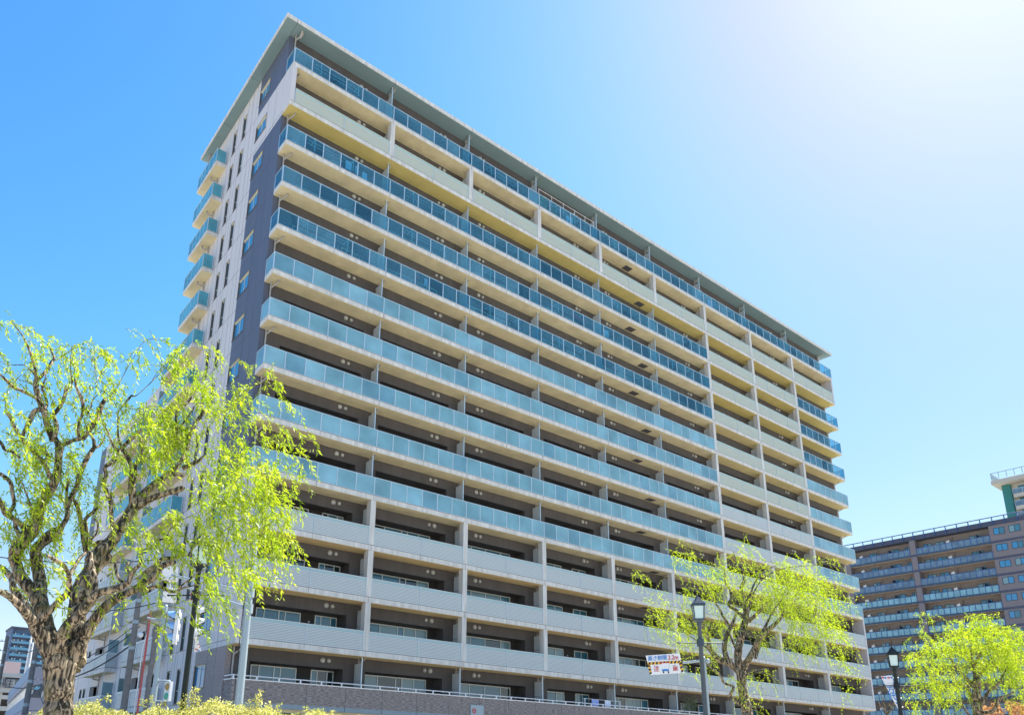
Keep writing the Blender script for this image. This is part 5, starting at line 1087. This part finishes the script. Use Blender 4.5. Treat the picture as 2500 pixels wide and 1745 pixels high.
for k in range(13):
    z = 39.25-k*FB
    for (y0, y1, doors, ht_) in ((10.5, 22.55, ((12.3, 14.1), (18.2, 19.8), (20.3, 21.8)), 17.0), (23.65, 34.9, ((24.2, 25.0), (26.1, 28.0), (30.3, 31.7)), 32.6)):
        b = MB(); b.box(XB-.02, XB+1.6, y0, y1, z-.32, z, 0); b.box(XB+.05, XB+1.59, y0+.02, y1-.02, z-.345, z-.321, 1)
        bal = b.build('balcony', ['rb_slab', 'rb_soffit'], rb)
        b = MB(); g = MB(); ns = round((y1-y0)/.98)
        for j in range(ns+1): y = y0+.05+(y1-y0-.1)*j/ns; b.box(XB, XB+.05, y-.065, y+.065, z, z+1.15)
        b.box(XB-.01, XB+.06, y0, y1, z+1.12, z+1.22); b.build('railing', 'rail_blue', bal)
        for j in range(ns): ya = y0+.05+(y1-y0-.1)*j/ns; g.box(XB+.02, XB+.035, ya+.05, ya+(y1-y0-.1)/ns-.05, z+.08, z+1.12)
        g.build('glass_panel', 'glass_grey' if k < 3 else 'glass_frost', bal)
        b = MB(); b.box(XB+.5, XB+.9, ht_, ht_+.55, z, z+1.7); b.box(XB+.6, XB+.8, ht_+.1, ht_+.25, z+1.7, z+1.85); b.build('heater_box', 'heater', bal)
        b = MB(); b.box(XB+.35, XB+1.58, y0+(2.1 if y0 < 20 else 3.9), y0+(2.16 if y0 < 20 else 3.96), z, z+1.9); b.build('divider', 'rb_band', bal)
        b = MB(); b.tube([(XB+1.45, y0+6.3, z), (XB+1.45, y0+6.3, z+FB-.4)], .06, 6); b.build('drain_pipe', 'rb_wall', bal)
        for (ya, yb) in doors:
            b = MB(); x = XB+1.52; b.box(x, x+.07, ya, yb, z+2.0, z+2.1); b.box(x, x+.07, ya, ya+.08, z, z+2.0); b.box(x, x+.07, yb-.08, yb, z, z+2.0); b.box(x-.01, x+.07, (ya+yb)/2-.05, (ya+yb)/2+.05, z, z+2.0)
            f = b.build('balcony_door', 'frame_dark', bal) if False else b.build('balcony_door', 'frame_dark', rb)
            g = MB(); g.box(x+.03, x+.045, ya+.08, (ya+yb)/2-.05, z, z+2.0, rr.choice((0, 1, 2))); g.box(x+.03, x+.045, (ya+yb)/2+.05, yb-.08, z, z+2.0, rr.choice((0, 2, 1))); g.build('pane', ['pane_teal', 'pane_sky', 'pane_pale'], f)
    for (ya, yb) in ((8.1, 9.8), (5.8, 7.5), (1.0, 2.7), (-1.6, .1)):
        if ya < 0 and k > 5: continue
        b = MB(); z1 = z+1.1; b.box(XB-.02, XB+.01, ya, yb, z1+1.15, z1+1.25); b.box(XB-.02, XB+.01, ya, yb, z1, z1+.1); b.box(XB-.02, XB+.01, ya, ya+.1, z1+.1, z1+1.15); b.box(XB-.02, XB+.01, yb-.1, yb, z1+.1, z1+1.15); b.box(XB-.02, XB+.01, (ya+yb)/2-.05, (ya+yb)/2+.05, z1+.1, z1+1.15)
        f = b.build('window', 'frame_dark', rb); g = MB(); g.box(XB-.008, XB+.005, ya+.1, (ya+yb)/2-.05, z1+.1, z1+1.15, rr.choice((0, 1))); g.box(XB-.008, XB+.005, (ya+yb)/2+.05, yb-.1, z1+.1, z1+1.15, rr.choice((1, 2))); g.build('pane', ['pane_teal', 'pane_sky', 'pane_pale'], f)
# green tower behind it
XG = 200.0
gt_ = thing('green_tower', 'cream and green apartment tower rising behind the brown block at the right edge', 'building', (XG, 20, 0))
b = MB(); b.box(XG, XG+15, -10, 22.1, 0, 67.2, 1); b.box(XG-.6, XG+15, 22.1, 23.9, 0, 67.2, 0); b.build('wall', ['green_wall', 'cream'], gt_)
b = MB(); b.box(XG-3.0, XG+17, -12, 25.2, 67.2, 68.2); b.build('roof', 'cream', gt_)
b = MB(); b.box(XG-2.9, XG-2.8, -12, 25.1, 69.95, 70.1, 0)
for k in range(24): y = 25-k*1.6; b.box(XG-2.9, XG-2.8, y-.06, y+.06, 68.5, 69.95)
b.box(XG-2.9, XG+16, 25.0, 25.1, 69.95, 70.1); b.box(XG-2.86, XG+16, 25.04, 25.06, 68.5, 69.9); b.build('roof_rail', 'galvanised', gt_)
for k in range(14):
    z = 64.3-k*3.05; b = MB(); b.box(XG-1.4, XG, 8, 21.6, z-.9, z, 0); bal = b.build('balcony', 'cream', gt_)
    g = MB(); g.box(XG-1.38, XG-1.34, 8, 21.6, z, z+1.2); g.box(XG-1.38, XG, 21.5, 21.55, z, z+1.2); g.build('glass_panel', 'glass_grey', bal)
    b = MB()
    for j in range(8): b.box(XG-1.42, XG-1.34, 8+j*1.94, 8.08+j*1.94, z, z+1.25)
    b.box(XG-1.42, XG-1.34, 8, 21.6, z+1.2, z+1.27); b.build('railing', 'rail_metal', bal)
    g = MB(); g.box(XG-.03, XG-.005, 18.3, 20.8, z+.1, z+2.2); g.box(XG-.03, XG-.005, 12, 16, z+.1, z+2.2); g.build('window', 'pane_teal', gt_)

# ------------------------------------------------------------------ far left: blue tower, garages
def left_pt(x, y, Y): return aty(x, y, Y)
YT = 380.0
k0 = .15284; a = aty(195*k0, 1500+212*k0, YT); c = aty(980*k0, 1500+248*k0, YT)
tw = thing('blue_tower', 'distant dark blue apartment tower with rows of pale blue balconies at the far left', 'building', (a[0], YT, 0))
x0, x1, zt = a[0], a[0]+30, a[2]
b = MB(); b.box(x0, x1, YT+1.6, YT+18, 0, zt, 0); b.box(x0, x0+.8, YT, YT+1.6, 0, zt, 0); b.box(x1-.8, x1, YT, YT+1.6, 0, zt, 0); b.build('wall', 'tower_wall', tw)
b = MB(); b.box(x0-.4, x1+.4, YT-.5, YT+18.4, zt, zt+.9); b.build('roof', 'rb_band', tw)
for k in range(15):
    z = zt-3.9-k*3.0; b = MB(); b.box(x0+.8, x1-.8, YT, YT+1.6, z-.45, z, 0); bal = b.build('balcony', 'rb_band', tw)
    g = MB(); g.box(x0+.8, x1-.8, YT+.02, YT+.06, z, z+1.15); g.build('glass_panel', 'tower_slab', bal)
    b = MB()
    for j in range(9): xx = x0+1.5+j*3.2+rr.random(); b.box(xx, xx+.5, YT+.6, YT+1.0, z, z+1.9)
    b.build('heater_box', 'heater', bal); g = MB()
    for j in range(9): xx = x0+2.4+j*3.1; g.box(xx, xx+1.6, YT+1.56, YT+1.6, z, z+2.1)
    g.build('window_row', 'pane_sky', bal)
# flagpole-like white masts between trunk and garage
for lbl, x_, y_, d_ in (('tall thin white mast in front of the blue tower', 79, 1543, 120), ('shorter thin white mast right of the tall one', 81, 1567, 120)):
    q = at(x_, y_, d_); b = MB(); b.tube([(q[0], q[1], 0), tuple(q)], [.22, .10], 8); tag(b.build('mast', 'rail_white', loc=(q[0], q[1], 0)), lbl, 'mast', 'thin white masts at the left')
# parking garage with sloping blue ramps
G0 = lambda x, y, d: at(k0*x, 1500+k0*y, d)
pg = thing('ramp_garage', 'multi storey car park with descending blue ramp parapets left of the willow trunk', 'building', tuple(np.array([1, 1, 0])*G0(400, 1000, 95)))
cn = np.array([1, 1, 0])*G0(480, 820, 90); e1 = np.array([1, 1, 0])*G0(140, 1250, 140)     # corner, far-left end
dirL = e1-cn; LL = np.linalg.norm(dirL); dirL /= LL; nrm_ = np.array([-dirL[1], dirL[0], 0]); 
if np.dot(nrm_, cf) > 0: nrm_ = -nrm_
zc0 = G0(480, 830, 90)[2]
dirR = np.array([math.cos(.12), -math.sin(.12), 0])
def gar_layer(z, mi, h, slope):
    b = MB(); a0 = cn+up*z; a1 = cn+dirL*LL+up*(z-slope*0); 
    b._add([a0, a1, a1+up*h, a0+up*h, a0-nrm_*.3, a1-nrm_*.3, a1-nrm_*.3+up*h, a0-nrm_*.3+up*h], [(0, 1, 2, 3), (7, 6, 5, 4), (0, 4, 5, 1), (3, 2, 6, 7), (0, 3, 7, 4), (1, 5, 6, 2)], 0)
    c1 = a0+dirR*22
    b._add([a0, c1, c1+up*h, a0+up*h, a0+nrm_*-.3, c1+np.array([0, .3, 0]), c1+np.array([0, .3, 0])+up*h, a0-nrm_*.3+up*h], [(3, 2, 1, 0), (4, 5, 6, 7), (0, 1, 5, 4), (3, 7, 6, 2)], 1)
    return b
for k in range(5):
    z = zc0-1.2-k*3.1
    if z < 0: break
    gar_layer(z, 0, 1.25, 0).build('ramp_parapet', ['garage_blue', 'garage_grey'], pg); gar_layer(z-.55, 0, .5, 0).build('floor_edge', ['garage_grey', 'garage_grey'], pg)
    b = MB()
    for j in range(26):
        q = cn+dirL*(LL*(j+.5)/26)+up*(z-1.9)-nrm_*.15; b.tube([q, q+up*1.4+dirL*LL/60], .07, 5)
    for dz_ in (0, 1.4): b.tube([cn+up*(z-1.9+dz_)-nrm_*.15, cn+dirL*LL+up*(z-1.9+dz_)-nrm_*.15], .06, 5)
    b.build('lattice', 'garage_white', pg)
b = MB(); q = cn-nrm_*3
P = [cn-nrm_*2.5, cn+dirL*LL-nrm_*2.5, cn+dirL*LL-nrm_*2.5+dirR*22, cn-nrm_*2.5+dirR*22]
b._add([p_*np.array([1, 1, 0]) for p_ in P]+[p_*np.array([1, 1, 0])+up*(zc0-.8) for p_ in P], [(0, 1, 5, 4), (1, 2, 6, 5), (2, 3, 7, 6), (3, 0, 4, 7), (4, 5, 6, 7)], 0); b.build('core', 'niche_wall', pg)
# car on the garage deck
cg = cn+dirR*4+up*(zc0-1.15-3.1+1.0)-nrm_*-.2+np.array([0, 1.0, 0])
car = thing('parked_car', 'silver blue car parked behind the car park parapet left of the trunk', 'car', tuple(cg)); ux_ = dirR; uy_ = np.array([-ux_[1], ux_[0], 0])
b = MB(); b.obox(cg+up*.6, ux_, uy_, up, 2.1, .85, .32); b.build('body', 'car_grey', car); b = MB()
B1 = [cg+ux_*s*x_+uy_*.75*t_+up*z_ for (x_, z_) in ((1.3, .92), (.8, 1.4)) for s, t_ in ((-1, -1), (1, -1), (1, 1), (-1, 1))]
b._add(B1, [(0, 1, 5, 4), (1, 2, 6, 5), (2, 3, 7, 6), (3, 0, 4, 7), (4, 5, 6, 7)], 0); b.build('cabin', 'car_glass', car)
for s in (-1, 1):
    for t_ in (-1, 1): q = cg+ux_*1.35*s+uy_*.8*t_+up*.32; b = MB(); b.tube([q, q+uy_*.12*t_], .32, 14); b.build('wheel', 'black', car)
# white garage further left
wg = thing('white_garage', 'white open sided car park with a lettered sign board at the far left edge', 'building', tuple(np.array([1, 1, 0])*G0(50, 1000, 150)))
wl = np.array([1, 1, 0])*G0(-300, 1000, 150); wr = np.array([1, 1, 0])*G0(370, 930, 150); dW_ = (wr-wl)/np.linalg.norm(wr-wl); nW = np.array([dW_[1], -dW_[0], 0])
if np.dot(nW, cf) > 0: nW = -nW
WLn = np.linalg.norm(wr-wl)
for (yt, yb_) in ((925, 990), (1100, 1165), (1280, 1345), (1460, 1530)):
    z1, z0_ = G0(50, yt, 150)[2], G0(50, yb_, 150)[2]; b = MB(); b.obox((wl+wr)/2+up*((z1+z0_)/2)-nW*.0, dW_, nW, up, WLn/2, .2, (z1-z0_)/2); b.build('deck_parapet', 'garage_white', wg)
b = MB(); b.obox((wl+wr)/2+up*(G0(50, 960, 150)[2]/2)-nW*9, dW_, nW, up, WLn/2, 6, G0(50, 960, 150)[2]/2); b.build('core', 'niche_wall', wg)
b = MB()
for x_ in (0, 30): q = np.array([1, 1, 0])*G0(x_, 1000, 150); b.obox(q+up*(G0(50, 960, 150)[2]/2)-nW*.5, dW_, nW, up, .5, .3, G0(50, 960, 150)[2]/2)
b.build('pier', 'garage_white', wg)
b = MB(); q = G0(60, 1130, 149.5); b.obox(q, dW_, nW, up, 4.5, .08, 1.1); b.build('sign_panel', 'garage_white', wg)
text_mesh('立体駐車場', 1.6, 'joint', G0(-40, 1150, 149.2)+nW*.1, dW_, up, nW, wg, extr=.01, sx=.9) if False else text_mesh('駐車場', 1.7, 'joint', G0(15, 1150, 149.2)+nW*.1, dW_, up, nW, wg, extr=.01)
b = MB(); a = at(35*k0*1+0, 1500+790*k0, 260); q0_, q1_ = at(8, 1617, 260), at(44, 1620, 260)
b.obox(((q0_+q1_)/2)*np.array([1, 1, 0])+up*(q0_[2]/2), np.array([1, 0, 0]), np.array([0, 1, 0]), up, abs(q1_[0]-q0_[0])/2, 6, q0_[2]/2); tag(b.build('pink_building', 'pink_wall', loc=(q0_[0], q0_[1], 0)), 'small pale pink building in front of the blue tower, above the white car park', 'building')
# bare shrub near the right lamp
t = Tree(32, 77)
for pts, dd in [([(2166, 1790, 6), (2164, 1745, 5), (2160, 1725, 3), (2150, 1690, 1.5)], 0), ([(2165, 1750, 4), (2172, 1720, 3), (2176, 1680, 1.5)], .2), ([(2164, 1745, 3), (2150, 1722, 2), (2140, 1700, 1)], .1), ([(2165, 1745, 3), (2182, 1725, 2), (2190, 1700, 1)], -.1), ([(2160, 1730, 2), (2158, 1700, 1.5), (2164, 1672, 1)], 0), ([(2170, 1730, 2), (2185, 1715, 1.5), (2196, 1722, 1)], 0)]:
    t.limb((0, 0, 1.0), pts, dd, 5)
p = at(2166, 1790, 32); bt = thing('bare_shrub', 'leafless thin branched shrub left of the right street lamp', 'shrub', (p[0], p[1], .13)); t.mb.build('branches', ['bark', 'twig'], bt)
